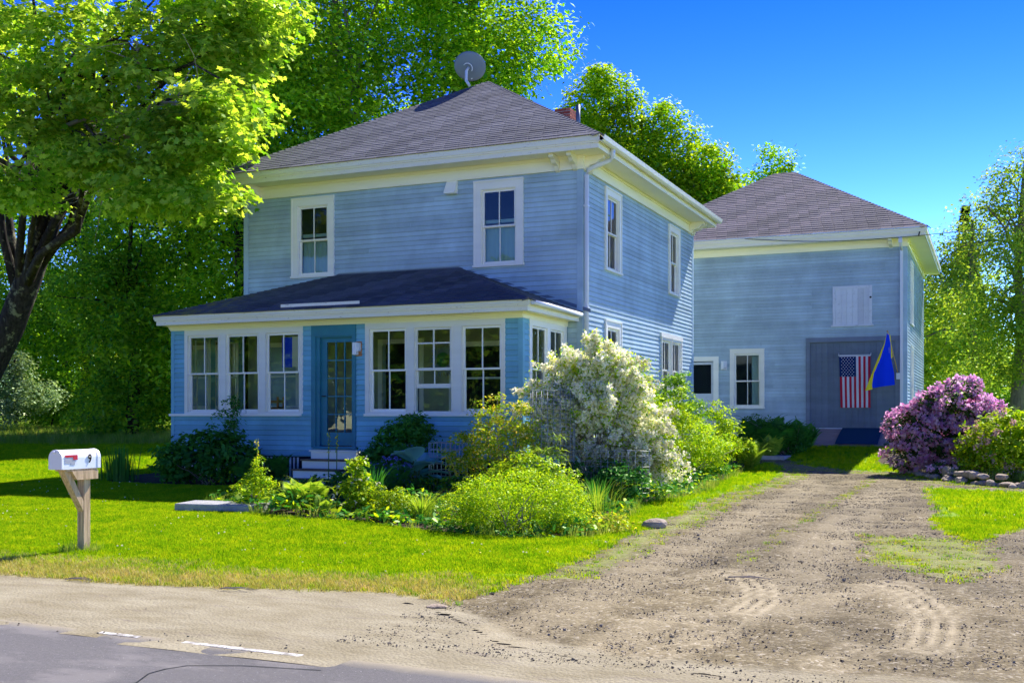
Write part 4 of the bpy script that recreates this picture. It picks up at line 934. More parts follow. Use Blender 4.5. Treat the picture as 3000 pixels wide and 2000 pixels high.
for row in range(11):
    for c_ in range(5 if row % 2 == 0 else 4):
        zc = fz1 - .055 - row * .0515; uc = fx0 + .055 + (c_ + (0 if row % 2 == 0 else .5)) * .082 + .01
        vs = []
        for i in range(10):
            a = math.pi/2 + i*math.pi/5; r_ = .0155 if i % 2 == 0 else .007; u = uc + r_*math.cos(a); z = zc + r_*math.sin(a); vs.append(FB.P(u + .03*((fz1-z)/1.49)*(1-(u-fx0)/(fx1-fx0)), wv(u, z) + .004, z))
        stars.add(vs, [tuple(range(10))])
tag(stars.build('star', m_flag('star_white', (.85, .85, .85)), fl), kind='stuff')
b = MB(); b.tube([FB.P(fx0 - .03, .075, 3.215), FB.P(fx1 + .02, .075, 3.215)], .008, 6)
for u in (fx0 - .02, fx1 + .01): b.tube([FB.P(u, .03, 3.27), FB.P(u, .08, 3.20)], .012, 6)
b.build('hanging_rod', M['metalwhite'], fl)
# blue and yellow flag on a slanting staff
bf = empty('blue_and_yellow_flag', (-2.42, 32.75, 2.62), None, 'blue and yellow flag drooping from a slanting staff by the barn corner', 'flag')
tip = np.array([-2.62, 31.75, 3.78]); foot = np.array([-2.42, 32.78, 2.62])
b = MB(); b.tube([foot, tip], .014, 8); b.tube([tip, tip + (tip-foot) / 40], .022, 8); b.build('staff', M['post'], bf)
b = MB(); b.box(-2.47, -2.37, 32.70, 32.79, 2.50, 2.68); b.build('staff_bracket', M['metalwhite'], bf)
fb_, fy_ = m_flag('flag_blue', (.004, .045, .75)), m_flag('flag_yellow', (.78, .66, .03))
Rw = np.array([.93, .10]) # the cloth hangs roughly parallel to the door
def fpt(a, z, k): return (tip[0] + a, tip[1] + .05 + k, z)
rows = [(3.74, -.03, -.03, .03, .06), (3.45, -.10, -.08, .07, .12), (3.05, -.27, -.20, .08, .13), (2.65, -.42, -.37, .16, .16), (2.30, -.55, -.42, .17, .17), (2.18, -.60, -.41, .18, .18)]
def strip(mb, i0, i1, zoff, n=6, rws=rows, ph=0):
    vs = []
    for z, *us in rws:
        a, c = us[i0], us[i1]
        for i in range(n+1):
            t = i/n; u = a + (c-a)*t; vs.append(fpt(u, z + zoff(u) * (1 if z < 2.4 else 0), .05*math.sin(u*14+ph) * (3.8 - z) * .6))
    m_ = n + 1; mb.add(vs, [(j*m_+i, j*m_+i+1, (j+1)*m_+i+1, (j+1)*m_+i) for j in range(len(rws)-1) for i in range(n)], 0, True)
mb = MB(); strip(mb, 1, 2, lambda u: .06 + .14 * (u + .41)); mb.build('blue_half', fb_, bf)
mb = MB(); strip(mb, 0, 1, lambda u: .02 - .2 * (-.41 - u)); mb.build('yellow_half', fy_, bf)
mb = MB(); mb.add([fpt(.03, 3.72, .03), fpt(.06, 3.7, .05), fpt(.12, 3.1, .06), fpt(.045, 2.98, .02), fpt(.03, 3.3, .0)], [(0, 1, 2, 3, 4)]); mb.build('yellow_fold', fy_, bf)
# overhead wire to the barn
mb = MB(); pts = [(-6.79, 32.26, 6.69)] 
for i in range(1, 9): t = i/8; pts.append((-6.79 + t * (4.95), 32.2 - .1 * t, 6.69 - .26 * t - .12 * math.sin(t * math.pi)))
pts += [(4, 29, 6.2), (14, 26, 6.4)]
mb.tube(pts, .009, 6); mb.tube([(-1.84, 32.1, 6.43), (-1.82, 32.2, 6.55)], .02, 6); mb.build('overhead_wire', M['black'], None, 'thin black overhead wire crossing under the barn eaves', 'wire')

# ------------------------------------------------------------------ mailbox
mx, my = -8.91, 8.83; mz = ztf(mx, my)
mbx = empty('mailbox', (mx, my, mz), None, 'white arched mailbox numbered 9 on a braced wooden post by the road', 'mailbox')
b = MB(); b.box(mx - .047, mx + .047, my - .0, my + .095, mz - .1, mz + .86); b.build('post', M['post'], mbx, bevel=.004)
b = MB(); b.box(mx - .075, mx + .075, my - .27, my + .165, mz + .885, mz + .905); b.build('mount_board', M['post'], mbx)
b = MB(); b.add([(mx + .048, my + .165, mz + .885), (mx + .048, my - .20, mz + .885), (mx + .048, my - .13, mz + .79), (mx + .048, my + .165, mz + .79), (mx + .086, my + .165, mz + .885), (mx + .086, my - .20, mz + .885), (mx + .086, my - .13, mz + .79), (mx + .086, my + .165, mz + .79)], [(3,2,1,0), (4,5,6,7), (0,1,5,4), (1,2,6,5), (2,3,7,6), (3,0,4,7)]); b.build('support_arm', M['post'], mbx)
b = MB(); b.box(mx - .047, mx + .047, my - .14, my + .16, mz + .80, mz + .884); b.build('support_arm', M['post'], mbx)
b = MB(); b.add([(mx - .04, my - .27, mz + .884), (mx - .04, my - .185, mz + .884), (mx - .04, my + .0, mz + .56), (mx - .04, my + .0, mz + .44)] + [(mx + .046, my - .27, mz + .884), (mx + .046, my - .185, mz + .884), (mx + .046, my + .0, mz + .56), (mx + .046, my + .0, mz + .44)], [(0,1,2,3), (7,6,5,4), (0,4,5,1), (1,5,6,2), (2,6,7,3), (3,7,4,0)]); b.build('brace', M['post'], mbx, bevel=.003)
Z0 = mz + .906; y0, y1 = my - .345, my + .20; hw, hs = .088, .115
def arch(w, n=14): return [(-w, 0)] + [(-w, hs - .0)] + [(w * math.cos(math.pi - math.pi*i/n), hs + w * math.sin(math.pi*i/n)) for i in range(1, n)] + [(w, hs), (w, 0)]
def shell(pr, ya, yb, smooth=True, cap=True):
    m_ = MB(); n = len(pr); vs = [(mx + a, ya, Z0 + c) for a, c in pr] + [(mx + a, yb, Z0 + c) for a, c in pr]
    m_.add(vs, [(i, (i+1) % n, n+(i+1) % n, n+i) for i in range(n)], 0, False); m_.add(vs, [tuple(range(n))[::-1], tuple(range(n, 2*n))]); 
    for i in range(2, n-2): m_.smooth[i] = True
    return m_
shell(arch(hw), y0 + .012, y1).build('body', M['mailwhite'], mbx)
shell(arch(hw + .004), y0, y0 + .018).build('door', M['mailwhite'], mbx, bevel=.004)
shell(arch(hw + .005), y1 - .05, y1 - .012).build('rear_cap', M['mailwhite'], mbx, bevel=.002)
b = MB(); X = mx + hw
b.box(X, X + .005, y0 + .055, y0 + .215, Z0 + .125, Z0 + .150); b.box(X, X + .0055, y0 + .155, y0 + .215, Z0 + .098, Z0 + .150); b.add([(X + .005, y0 + .055, Z0 + .15), (X + .005, y0 + .035, Z0 + .143), (X + .005, y0 + .055, Z0 + .125)], [(0, 1, 2)]); b.build('flag', M['red'], mbx)
b = MB(); b.box(X, X + .003, y0 + .045, y0 + .185, Z0 + .062, Z0 + .122); b.box(X, X + .0032, y0 + .12, y0 + .18, Z0 + .045, Z0 + .07); b.build('tape_patch', M['greytape'], mbx)
b = MB(); b.tube([(mx, y0 - .006, Z0 + .17), (mx, y0 - .02, Z0 + .19)], .012, 6); b.build('latch', M['mailwhite'], mbx)
cu = bpy.data.curves.new('digit', 'FONT'); cu.body = '9'; cu.size = .13; cu.extrude = .003; cu.offset = .0012; to = bpy.data.objects.new('digit_src', cu)
dg = bpy.context.evaluated_depsgraph_get(); me = bpy.data.meshes.new_from_object(to); me.materials.clear(); me.materials.append(mat('black_print', (.01, .01, .01), 1.0, 0.0))
o = link('digit', me, mbx, (X + .007, y1 - .185, Z0 + .062), (math.pi/2, 0, math.pi/2)); o.scale = (.72, 1, 1)
bpy.data.objects.remove(to)

# ------------------------------------------------------------------ walk, slabs, stones
def slab(pts, z0, z1, name, label, cat, m):
    mb = MB(); n = len(pts); mb.add([(x, y, z0) for x, y in pts] + [(x, y, z1) for x, y in pts], [tuple(range(n, 2*n)), tuple(range(n))[::-1]] + [(i, (i+1) % n, n+(i+1) % n, n+i) for i in range(n)]); return mb.build(name, m, None, label, cat, bevel=.012)
slab([(-10.75, 12.42), (-9.55, 12.55), (-9.6, 13.25), (-10.9, 13.05)], .0, .225, 'granite_step', 'long grey granite step at the lawn end of the garden path', 'step', M['granite'])
slab([(-11.25, 14.3), (-10.45, 14.4), (-10.5, 15.3), (-11.4, 15.2)], .05, ztf(-10.9, 14.8) + .05, 'stepping_stone', 'flat grey stepping stone set in grass behind the granite step', 'stone', M['granite'])
slab([(-6.15, 28.9), (-4.95, 28.95), (-4.85, 29.5), (-6.0, 29.9)], .15, ztf(-5.5, 29.3) + .07, 'stepping_stone', 'flat grey stone slab at the end of the gravel path by the barn ferns', 'stone', M['granite'])
def stone_mesh(seed, sx, sy, sz):
    bm = bmesh.new(); bmesh.ops.create_icosphere(bm, subdivisions=2, radius=1); r = random.Random(seed)
    ax = [Vector((r.gauss(0, 1), r.gauss(0, 1), r.gauss(0, 1))).normalized() for _ in range(7)]; lim = [r.uniform(.55, .85) for _ in ax]
    for v in bm.verts:
        for a, l in zip(ax, lim):
            dd = v.co.dot(a)
            if dd > l: v.co -= a * (dd - l) * .85
        v.co = Vector((v.co.x * sx, v.co.y * sy, v.co.z * sz))
    me = bpy.data.meshes.new('stone'); bm.to_mesh(me); bm.free(); me.polygons.foreach_set('use_smooth', [False] * len(me.polygons)); me.materials.append(M['stone']); return me
sv = [stone_mesh(i, 1, .8 + .1 * (i % 3), .6 + .1 * (i % 2)) for i in range(6)]
rk = link('boulder', stone_mesh(31, .20, .15, .09), None, (-4.01, 13.83, ztf(-4.01, 13.83) + .05), .5); tag(rk, 'single pale grey rock lying at the lawn edge beside the driveway', 'rock')
sw0 = empty('stone_edging', (-.6, 24, .1), None, 'low dry stone wall of rounded field stones below the rhododendrons', 'stone wall')
path = [(-2.35, 28.6), (-2.0, 27.5), (-1.65, 26.6), (-1.2, 25.45), (-.75, 24.4), (-.3, 23.7), (.4, 23.1), (2.6, 22.7)]
rr = random.Random(12); 
for k in range(96):
    t = k / 95 * (len(path) - 1.001); i = int(t); f = t - i; x = path[i][0] + (path[i+1][0]-path[i][0])*f; y = path[i][1] + (path[i+1][1]-path[i][1])*f
    big = t > 2.6; s = rr.uniform(.09, .145) * (1 if not big else rr.choice([.75, 1.1, 1.5])); lay = 1 if (big and rr.random() < .5) else 0
    z = ztf(x, y) + s * .35 + (.13 if lay else 0)
    o = link('stone', sv[rr.randrange(6)], sw0, (x + rr.uniform(-.08, .08) + .05 * lay, y + rr.uniform(-.1, .1) + .12 * lay, z), rr.uniform(0, 6), (s, s * rr.uniform(.7, 1.1), s * rr.uniform(.6, 1)))

# ------------------------------------------------------------------ wire cages
def wire_cage(x, y, z, R, H, nv, nh, name, label, m, wr=.004, arc=2*math.pi, a0=0, h0=0):
    t = empty(name, (x, y, z), None, label, 'cage')
    for k in range(nv):
        a = a0 + arc * k / (nv if arc > 6 else nv - 1); mb = MB(); mb.tube([(x + R*math.cos(a), y + R*math.sin(a), z + h0), (x + R*math.cos(a)*1.01, y + R*math.sin(a), z + H)], wr, 4); mb.build('upright_wire', m, t)
    for k in range(nh):
        zz = z + h0 + (H - h0) * k / (nh - 1); mb = MB(); mb.tube([(x + R*math.cos(a0 + arc*i/28), y + R*math.sin(a0 + arc*i/28), zz + .008*math.sin(i*1.7+k)) for i in range(29)], wr, 4); mb.build('ring_wire', m, t)
    return t
wire_cage(-8.68, 17.0, .17, .335, .84, 26, 8, 'wire_cage', 'round wire mesh plant cage beside the broad hosta leaves', M['galv'], .0075)
b = MB(); b.tube([(-8.62, 16.9, .1), (-8.58, 16.9, 1.14)], .010, 6); b.build('bamboo_stake', M['post'], None, 'thin wooden stake standing inside the round wire cage', 'stake')
wire_cage(-6.72, 17.0, .15, .37, 1.75, 22, 24, 'wire_cage', 'tall rolled wire mesh cage standing in front of the white flowering bush', M['oldgalv'], .005)
wf_ = empty('wire_fence', (-5.6, 16.6, .15), None, 'low sagging wire mesh fence under the white flowering bush', 'fence')
for k in range(9):
    z = .24 + k * .085; mb = MB(); mb.tube([(-6.35 + 1.35*i/8, 16.35 + .5*i/8, z + .01*math.sin(i+k)) for i in range(9)], .003, 4); mb.build('wire', M['oldgalv'], wf_)
for k in range(14):
    mb = MB(); f = k/13; mb.tube([(-6.35 + 1.35*f, 16.35 + .5*f, .15), (-6.35 + 1.35*f, 16.35 + .5*f, .93)], .003, 4); mb.build('wire', M['oldgalv'], wf_)

# ------------------------------------------------------------------ garden plants
def R2W(base, r, b, u): return (base[0] + _c * r - _s * b, base[1] + _s * r + _c * b, base[2] + u)
def bush(name, label, base, ells, ncl, per, cr, size, lm, seed, tmpl=T_OVAL, stems=8, sm=None, blossoms=None, cat='shrub', group=None, **kw):
    """ells: (right, back, up, rx, ry, rz) relative to the base"""
    x, y = base; b3 = (x, y, ztf(x, y)); rng = np.random.default_rng(seed); t = empty(name, b3, None, label, cat, group)
    E3 = [(R2W(b3, a, b, c), (rx, ry, rz)) for a, b, c, rx, ry, rz in ells]
    P, N, S, cc = foliage(E3, ncl, per, cr, size, rng, **kw); P[:, 2] = np.maximum(P[:, 2], b3[2] + .02)
    link('foliage', leaf_mesh('foliage', P, N, S, tmpl, lm, org=b3), t, b3)
    if stems:
        mb = MB()
        for q in rng.choice(len(cc), stems): limb(mb, (x + rng.uniform(-.15, .15), y + rng.uniform(-.15, .15), b3[2] - .05), cc[q], .012, .004, rng, 4, .05, 5)
        mb.build('stem', sm or M['twig'], t)
    for bl in (blossoms or []):
        n = bl['n']; cen, d = clumps(E3, n * 3, rng, 1.0)
        keep = np.ones(len(cen), bool)
        if 'zmin' in bl: keep &= cen[:, 2] > b3[2] + bl['zmin']
        if 'filt' in bl: keep &= bl['filt'](cen - np.array(b3), d)
        # nothing buried inside another lobe
        for (ec, er) in E3: keep &= (((cen - np.array(ec)) / np.array(er))**2).sum(1) > .62
        cen, d = cen[keep][:n], d[keep][:n]; cen = cen + d * bl.get('out', .04)
        k = bl['petals']; idx = np.repeat(np.arange(len(cen)), k); dd = unit(rng.normal(size=(len(idx), 3)) + d[idx] * .5 + np.array([0, 0, .35]))
        rr_ = bl['r'] * rng.uniform(.75, 1.25, len(cen)); Pp = cen[idx] + dd * rr_[idx, None] * rng.uniform(.45, 1, (len(idx), 1))
        link('blossom', leaf_mesh('blossom', Pp, dd + rng.normal(size=dd.shape) * .5, bl['size'] * rng.uniform(.7, 1.3, len(idx)), T_PETAL, bl['m'], org=b3), t, b3)
    return t
def arching_bush(name, label, base, ells, arcs, lm, fm, seed, leaf=.058, petal=.046, cl=.058, rise=.55, dens=34, petals=13, start=.42, inner=120, cat='shrub', zmin=.3):
    x, y = base; b3 = np.array([x, y, ztf(x, y)]); rng = np.random.default_rng(seed); t = empty(name, tuple(b3), None, label, cat)
    E3 = [(R2W(b3, a, b, c), (rx, ry, rz)) for a, b, c, rx, ry, rz in ells]; ends, d = clumps(E3, arcs, rng, 1.0)
    ends = ends + d * rng.uniform(-.12, .16, (arcs, 1)); mb = MB(); FP, FD, LP = [], [], []
    for e, dd in zip(ends, d):
        if e[2] < b3[2] + .12: e[2] = b3[2] + .12 + rng.random() * .2
        o = b3 + np.array([rng.normal(0, .12), rng.normal(0, .12), -.03]); mid = o * .45 + e * .55; mid[2] = max(e[2], b3[2] + .9) + rise * rng.uniform(.1, .6)
        ts = np.linspace(0, 1, 8)[:, None]; pts = (1-ts)**2 * o + 2*ts*(1-ts) * mid + ts**2 * e; mb.tube(pts, list(np.linspace(.010, .003, 8)), 4)
        n = int(dens * rng.uniform(.7, 1.3)); tt = rng.uniform(start, 1.0, n)[:, None]; q = (1-tt)**2 * o + 2*tt*(1-tt) * mid + tt**2 * e; q = q + rng.normal(0, .045, q.shape)
        k = q[:, 2] > b3[2] + zmin; FP.append(q[k]); LP.append(q)
    mb.build('stem', M['twig'], t); LP = np.concatenate(LP)
    idx = np.repeat(np.arange(len(LP)), 5); P = LP[idx] + rng.normal(0, .05, (len(idx), 3)); P2, N2, S2, _ = foliage(E3, inner, 40, .18, leaf, rng, shell=.2); P = np.concatenate([P, P2]); N = np.concatenate([rng.normal(size=(len(idx), 3)) * .6 + np.array([0, 0, 1]), N2])
    link('foliage', leaf_mesh('foliage', P, N, leaf * rng.uniform(.6, 1.3, len(P)), T_OVAL, lm, org=tuple(b3)), t, tuple(b3))
    if fm is not None:
        FP = np.concatenate(FP); idx = np.repeat(np.arange(len(FP)), petals); dd = unit(rng.normal(size=(len(idx), 3)) + np.array([0, 0, .5])); rr_ = cl * rng.uniform(.5, 1.3, len(FP))
        link('blossom', leaf_mesh('blossom', FP[idx] + dd * rr_[idx, None] * rng.uniform(.4, 1, (len(idx), 1)), dd + rng.normal(size=dd.shape) * .5, petal * rng.uniform(.6, 1.3, len(idx)), T_PETAL, fm, org=tuple(b3)), t, tuple(b3))
    return t
arching_bush('flowering_bush', 'huge arching bush covered in creamy white blossom at the porch corner', (-6.15, 17.75),
     [(-.05, 0, 1.5, 1.0, .9, .95), (-.15, 0, 2.05, .7, .65, .6), (.8, -.1, 1.3, .65, .7, .75), (1.1, -.3, .7, .42, .5, .5), (-1.0, 0, 1.4, .42, .5, .6), (-1.3, .1, 1.9, .28, .3, .2), (.55, 0, 1.95, .45, .5, .34), (-.15, .05, 2.6, .14, .16, .26), (-1.0, 0, 1.95, .3, .3, .3), (.2, 0, 2.35, .3, .3, .25)],
     185, M['bright'], M['petalw'], 21, inner=70, petal=.05)
bush('bronze_tipped_shrub', 'shrub with bronze and yellow tipped shoots left of the tall mesh cage', (-7.35, 16.3), [(0, 0, .75, .6, .5, .55), (.25, 0, 1.15, .3, .3, .4), (-.35, 0, 1.2, .12, .12, .45), (-.1, 0, 1.35, .1, .1, .4), (-.6, 0, .7, .3, .3, .35)], 190, 34, .15, .062, M['bronze'], 22, stems=20, spread=1.2)
bush('feathery_mound', 'broad feathery green mound nearest the lawn with a dark shaded base', (-5.45, 12.55), [(0, 0, .36, .72, .6, .42), (-.5, .1, .32, .45, .5, .36), (.55, .1, .30, .38, .5, .34)], 620, 40, .10, .030, M['bright'], 23, stems=16, tmpl=T_RHOMB, flat=.8, spread=1.3)
bush('yellow_green_shrub', 'loose yellow green shrub behind the feathery mound', (-6.05, 14.2), [(0, 0, .55, .48, .45, .40), (.45, .1, .45, .35, .4, .3), (-.3, 0, .5, .22, .3, .25)], 200, 34, .13, .05, M['bright'], 24, stems=14)
bush('upright_lily_stalks', 'leafy upright stalks in front of the tall mesh cage', (-6.35, 15.7), [(0, 0, .55, .14, .14, .5), (.22, 0, .6, .1, .1, .55), (-.2, 0, .5, .1, .1, .45)], 60, 24, .10, .12, M['fern'], 25, stems=8, tmpl=[(0,0,0), (.4,.07,.05), (1,0,-.1), (.4,-.07,.05)], cat='plant')
bush('rose_thicket', 'yellow green rose thicket against the side of the house', (-6.1, 22.4), [(0, 0, .85, .85, .9, .65), (.55, .6, .75, .7, .8, .55), (-.3, .2, 1.4, .4, .5, .45), (.95, 1.2, .6, .6, .7, .45), (.2, .5, 1.5, .25, .3, .5)], 480, 34, .16, .058, M['bright'], 26, stems=24)
bush('tall_green_shrub', 'taller green shrub at the house corner beneath the double window', (-6.75, 24.6), [(0, 0, 1.5, .5, .5, .55), (.1, 0, 2.0, .28, .3, .3), (.4, 0, 1.2, .4, .5, .5), (-.5, 0, 1.6, .4, .4, .5)], 170, 34, .16, .07, M['under'], 27, stems=10)
bush('arching_shrub', 'arching sprays of pale yellow leaves in front of the small barn door', (-6.1, 26.4), [(0, 0, .65, .65, .6, .45), (.0, 0, 1.35, .28, .3, .3), (.6, 0, .45, .35, .5, .3), (.2, 0, 1.0, .3, .3, .25)], 170, 26, .18, .07, M['bright'], 28, stems=16, spread=1.2)
bush('leafy_clump', 'dark leafy clump left of the porch steps with large rounded leaves', (-13.7, 16.9), [(0, 0, .55, .95, .55, .45), (-.6, 0, .4, .5, .5, .35), (.6, .1, .4, .4, .4, .3)], 190, 24, .18, .12, M['shade'], 29, stems=10, cat='plant')
bush('columbine', 'tall airy plant standing above the dark clump against the porch wall', (-13.75, 17.35), [(0, 0, 1.0, .35, .25, .4), (.15, 0, 1.35, .18, .15, .3)], 60, 20, .13, .07, M['ferndark'], 30, stems=14, cat='plant')
bush('viburnum', 'dark green shrub right of the porch door under the windows', (-9.7, 17.3), [(0, 0, .75, .62, .45, .52), (.1, 0, 1.05, .35, .3, .3), (-.45, 0, .5, .35, .35, .35)], 250, 34, .14, .075, M['shade'], 31, stems=10)
bush('violet_flowers', 'low dark plant with small violet blue flowers beside the hosta', (-9.2, 15.9), [(0, 0, .32, .38, .35, .3)], 90, 26, .10, .035, M['shade'], 32, stems=6, cat='plant', blossoms=[dict(n=120, petals=5, r=.018, size=.026, m=M['petalb'])])
bush('leafy_perennial', 'pale sunlit leafy perennial beside the fern at the front of the bed', (-8.15, 13.1), [(0, 0, .25, .24, .3, .25), (.02, 0, .62, .12, .12, .24), (.12, 0, .3, .2, .25, .22)], 80, 26, .11, .07, M['bright'], 33, stems=8, cat='plant', blossoms=[dict(n=30, petals=5, r=.02, size=.03, m=M['petalw'])])
bush('spreading_juniper', 'small bushy yellow green plant in the middle of the front bed', (-7.4, 12.65), [(0, 0, .24, .27, .3, .24), (.15, .1, .20, .22, .3, .2)], 120, 36, .08, .034, M['bright'], 34, stems=8, tmpl=T_RHOMB, cat='plant')
bush('fine_leaved_plant', 'small fine leaved plant left of the pale fern at the bed edge', (-9.75, 12.95), [(0, 0, .28, .3, .3, .28), (.05, 0, .55, .1, .1, .25)], 90, 30, .09, .045, M['bright'], 35, stems=6, cat='plant')
bush('low_weeds', 'low weeds and rusty leaves beside the boulder at the lawn edge', (-4.55, 13.2), [(0, 0, .1, .45, .5, .13), (-.4, -.2, .1, .3, .3, .12)], 90, 20, .09, .05, M['bronze'], 36, stems=0, cat='plant')
rf = lambda rel, d: (rel[:, 0] * _c + rel[:, 1] * _s < .95)
bush('purple_rhododendron', 'large rhododendron covered in purple pink flower heads', (-1.15, 26.9), [(-.12, 0, .85, .74, .85, .68), (.36, 0, 1.5, .78, .85, .48), (-.62, 0, 1.05, .52, .6, .48), (1.0, .1, 1.35, .52, .7, .42), (.45, -.1, .7, .74, .7, .56), (-.7, -.1, .5, .5, .5, .38), (-.1, .1, 1.35, .5, .6, .42), (.6, 0, 1.95, .32, .36, .2)],
     300, 34, .2, .10, M['rholeaf'], 37, stems=14, blossoms=[dict(n=430, petals=26, r=.10, size=.075, m=M['petalp'], out=.05)])
bush('faded_rhododendron', 'green rhododendron with a few faded pink flower heads right of the purple one', (.45, 25.4), [(0, 0, .75, 1.05, .9, .72), (1.1, .1, .85, 1.1, .9, .8), (-.6, .1, .55, .5, .6, .5)],
     460, 34, .18, .10, M['bright'], 38, stems=14, blossoms=[dict(n=60, petals=22, r=.075, size=.055, m=M['petalpk'], out=.03), ])
bush('soil_edge_flowers', 'low pink flower heads at the foot of the purple rhododendron', (-.75, 25.3), [(0, 0, .2, .5, .3, .2), (.5, 0, .2, .4, .3, .2)], 60, 24, .1, .06, M['rholeaf'], 39, stems=0, cat='plant', blossoms=[dict(n=36, petals=18, r=.07, size=.055, m=M['petalp'])])

def frond_mesh(seed, m, L=1.0, pairs=22):
    r = random.Random(seed); mb = MB(); pts = []
    for i in range(pairs + 4):
        t = i / (pairs + 3); pts.append(Vector((L * (t * .62 + .1 * t * t), L * .03 * math.sin(t * 3), L * (.95 * t - .52 * t * t * t))))
    mb.tube(pts[:-2], [.009 * (1 - .8 * i / len(pts)) for i in range(len(pts) - 2)], 4)
    for i in range(3, len(pts) - 1):
        t = i / (len(pts) - 1); w = L * .20 * math.sin(min(1, t * 1.25 + .08) * math.pi) ** .7 * (1.0 if t < .8 else .9) + .01; p = pts[i]; d = (pts[i+1] - pts[i-1]).normalized() if i < len(pts) - 1 else Vector((1, 0, 0))
        for s in (-1, 1):
            q = p + Vector((0, s * w, 0)) + d * w * .35 + Vector((0, 0, -.15 * w)); h = d * (L * .017)
            mb.add([p - h * .6, p + h * .8, (p + q) / 2 + h * 1.5, q, (p + q) / 2 - h * .9], [(0, 1, 2, 3, 4)])
    return mb.mesh('frond', m)
FR = {k: [frond_mesh(i + (10 if k == 'fern' else 0), M[k]) for i in range(3)] for k in ('fern', 'ferndark')}
def fern(x, y, s, n, kind, label, seed, group=None, lean=0):
    z = ztf(x, y); t = empty('fern', (x, y, z), None, label, 'fern', group); r = random.Random(seed)
    for k in range(n):
        a = 2 * math.pi * k / n + r.uniform(-.25, .25); e = r.uniform(-.75, .05); sc = s * r.uniform(.75, 1.15)
        link('frond', FR[kind][k % 3], t, (x + .05 * math.cos(a), y + .05 * math.sin(a), z), (r.uniform(-.25, .25), e, a), (sc, sc, sc))
fern(-8.95, 13.05, .66, 24, 'fern', 'pale sunlit fern leaning at the front of the garden bed', 1)
fern(-9.35, 13.25, .5, 12, 'fern', 'smaller bright fern on the left of the pale sunlit one', 2)
fern(-10.1, 13.35, .5, 14, 'fern', 'bright fern beside the granite step at the left end of the bed', 71)
fern(-12.75, 16.7, .7, 14, 'ferndark', 'dark fern between the leafy clump and the lowest porch step', 72)
fern(-9.6, 13.9, .6, 16, 'fern', 'fern behind the pale sunlit one in front of the steps', 73)
fern(-8.3, 12.5, .40, 12, 'fern', 'low fern by the shaded stone at the bed edge', 3)
fern(-12.45, 17.3, .75, 13, 'ferndark', 'dark fern growing against the left side of the porch steps', 4)
fern(-15.0, 17.2, .62, 12, 'ferndark', 'dark fern at the left corner of the porch', 5)
fern(-9.15, 14.9, .8, 16, 'ferndark', 'big dark fern right of the porch steps', 6)
fern(-9.0, 15.6, .7, 12, 'ferndark', 'dark fern beside the bottom porch step', 61)
for i, (x, y, s, lb) in enumerate([(-6.0, 29.9, 1.2, 'tall dark fern below the barn window'), (-5.3, 29.9, 1.3, 'dense dark fern in front of the barn wall'), (-5.6, 30.6, 1.35, 'dark fern against the barn clapboards'), (-4.85, 30.3, 1.1, 'dark fern nearest the wooden ramp'), (-5.35, 29.1, .8, 'pale green fern in front of the darker ferns'), (-6.2, 29.3, .9, 'leftmost dark fern by the barn door path'), (-4.65, 30.9, .9, 'small fern left of the ramp edge')]):
    fern(x, y, s, 20, 'ferndark' if i != 4 else 'fern', lb, 40 + i)
bush('barn_shrub', 'dark rounded shrub among the ferns at the barn wall', (-5.0, 30.0), [(0, 0, .42, .5, .4, .42), (-.7, .5, .6, .55, .4, .5)], 150, 34, .16, .07, M['shade'], 50, stems=8)
fern(-5.35, 26.6, .95, 16, 'fern', 'bright yellow green fern at the tip of the planting by the driveway', 51)
fern(-4.45, 12.9, .28, 9, 'fern', 'small fern among the weeds next to the boulder', 52)
# hosta of broad blue green leaves
hx, hy = -9.0, 16.45; hz = ztf(hx, hy); ho = empty('hosta', (hx, hy, hz), None, 'hosta with broad blue green leaves beside the wire cage', 'hosta')
def hosta_mesh():
    mb = MB(); n = 9; vs = []
    for i in range(n + 1):
        t = i / n; w = .26 * math.sin(math.pi * min(1, t * .93 + .07)) ** .75 * (1 - .25 * t); x = t * .62; z = .22 * t - .34 * t * t
        for s in (-1, -.5, 0, .5, 1): vs.append((x, s * w, z + .05 * s * s + (.008 if abs(s) == .5 else 0)))
    mb.add(vs, [(5*i+j, 5*i+j+1, 5*i+j+6, 5*i+j+5) for i in range(n) for j in range(4)], 0, True); return mb.mesh('leaf', M['hosta'])
hm = hosta_mesh(); r = random.Random(3)
for k in range(17):
    a = 2 * math.pi * k / 17 * 1.9 + r.uniform(-.2, .2); rr_ = r.uniform(.02, .12); lay = k / 17; sc = r.uniform(.6, .9)
    P0 = (hx + rr_ * math.cos(a), hy + rr_ * math.sin(a), hz + .22 + .38 * lay); link('leaf', hm, ho, P0, (r.uniform(-.15, .15), -.25 - .35 * lay + r.uniform(-.1, .1), a), (sc, sc, sc))
mb = MB()
for k in range(17): a = 2 * math.pi * k / 17 * 1.9; mb.tube([(hx, hy, hz), (hx + .06*math.cos(a), hy + .06*math.sin(a), hz + .22 + .38*k/17)], .008, 4)
mb.build('stem', M['stalk'], ho)
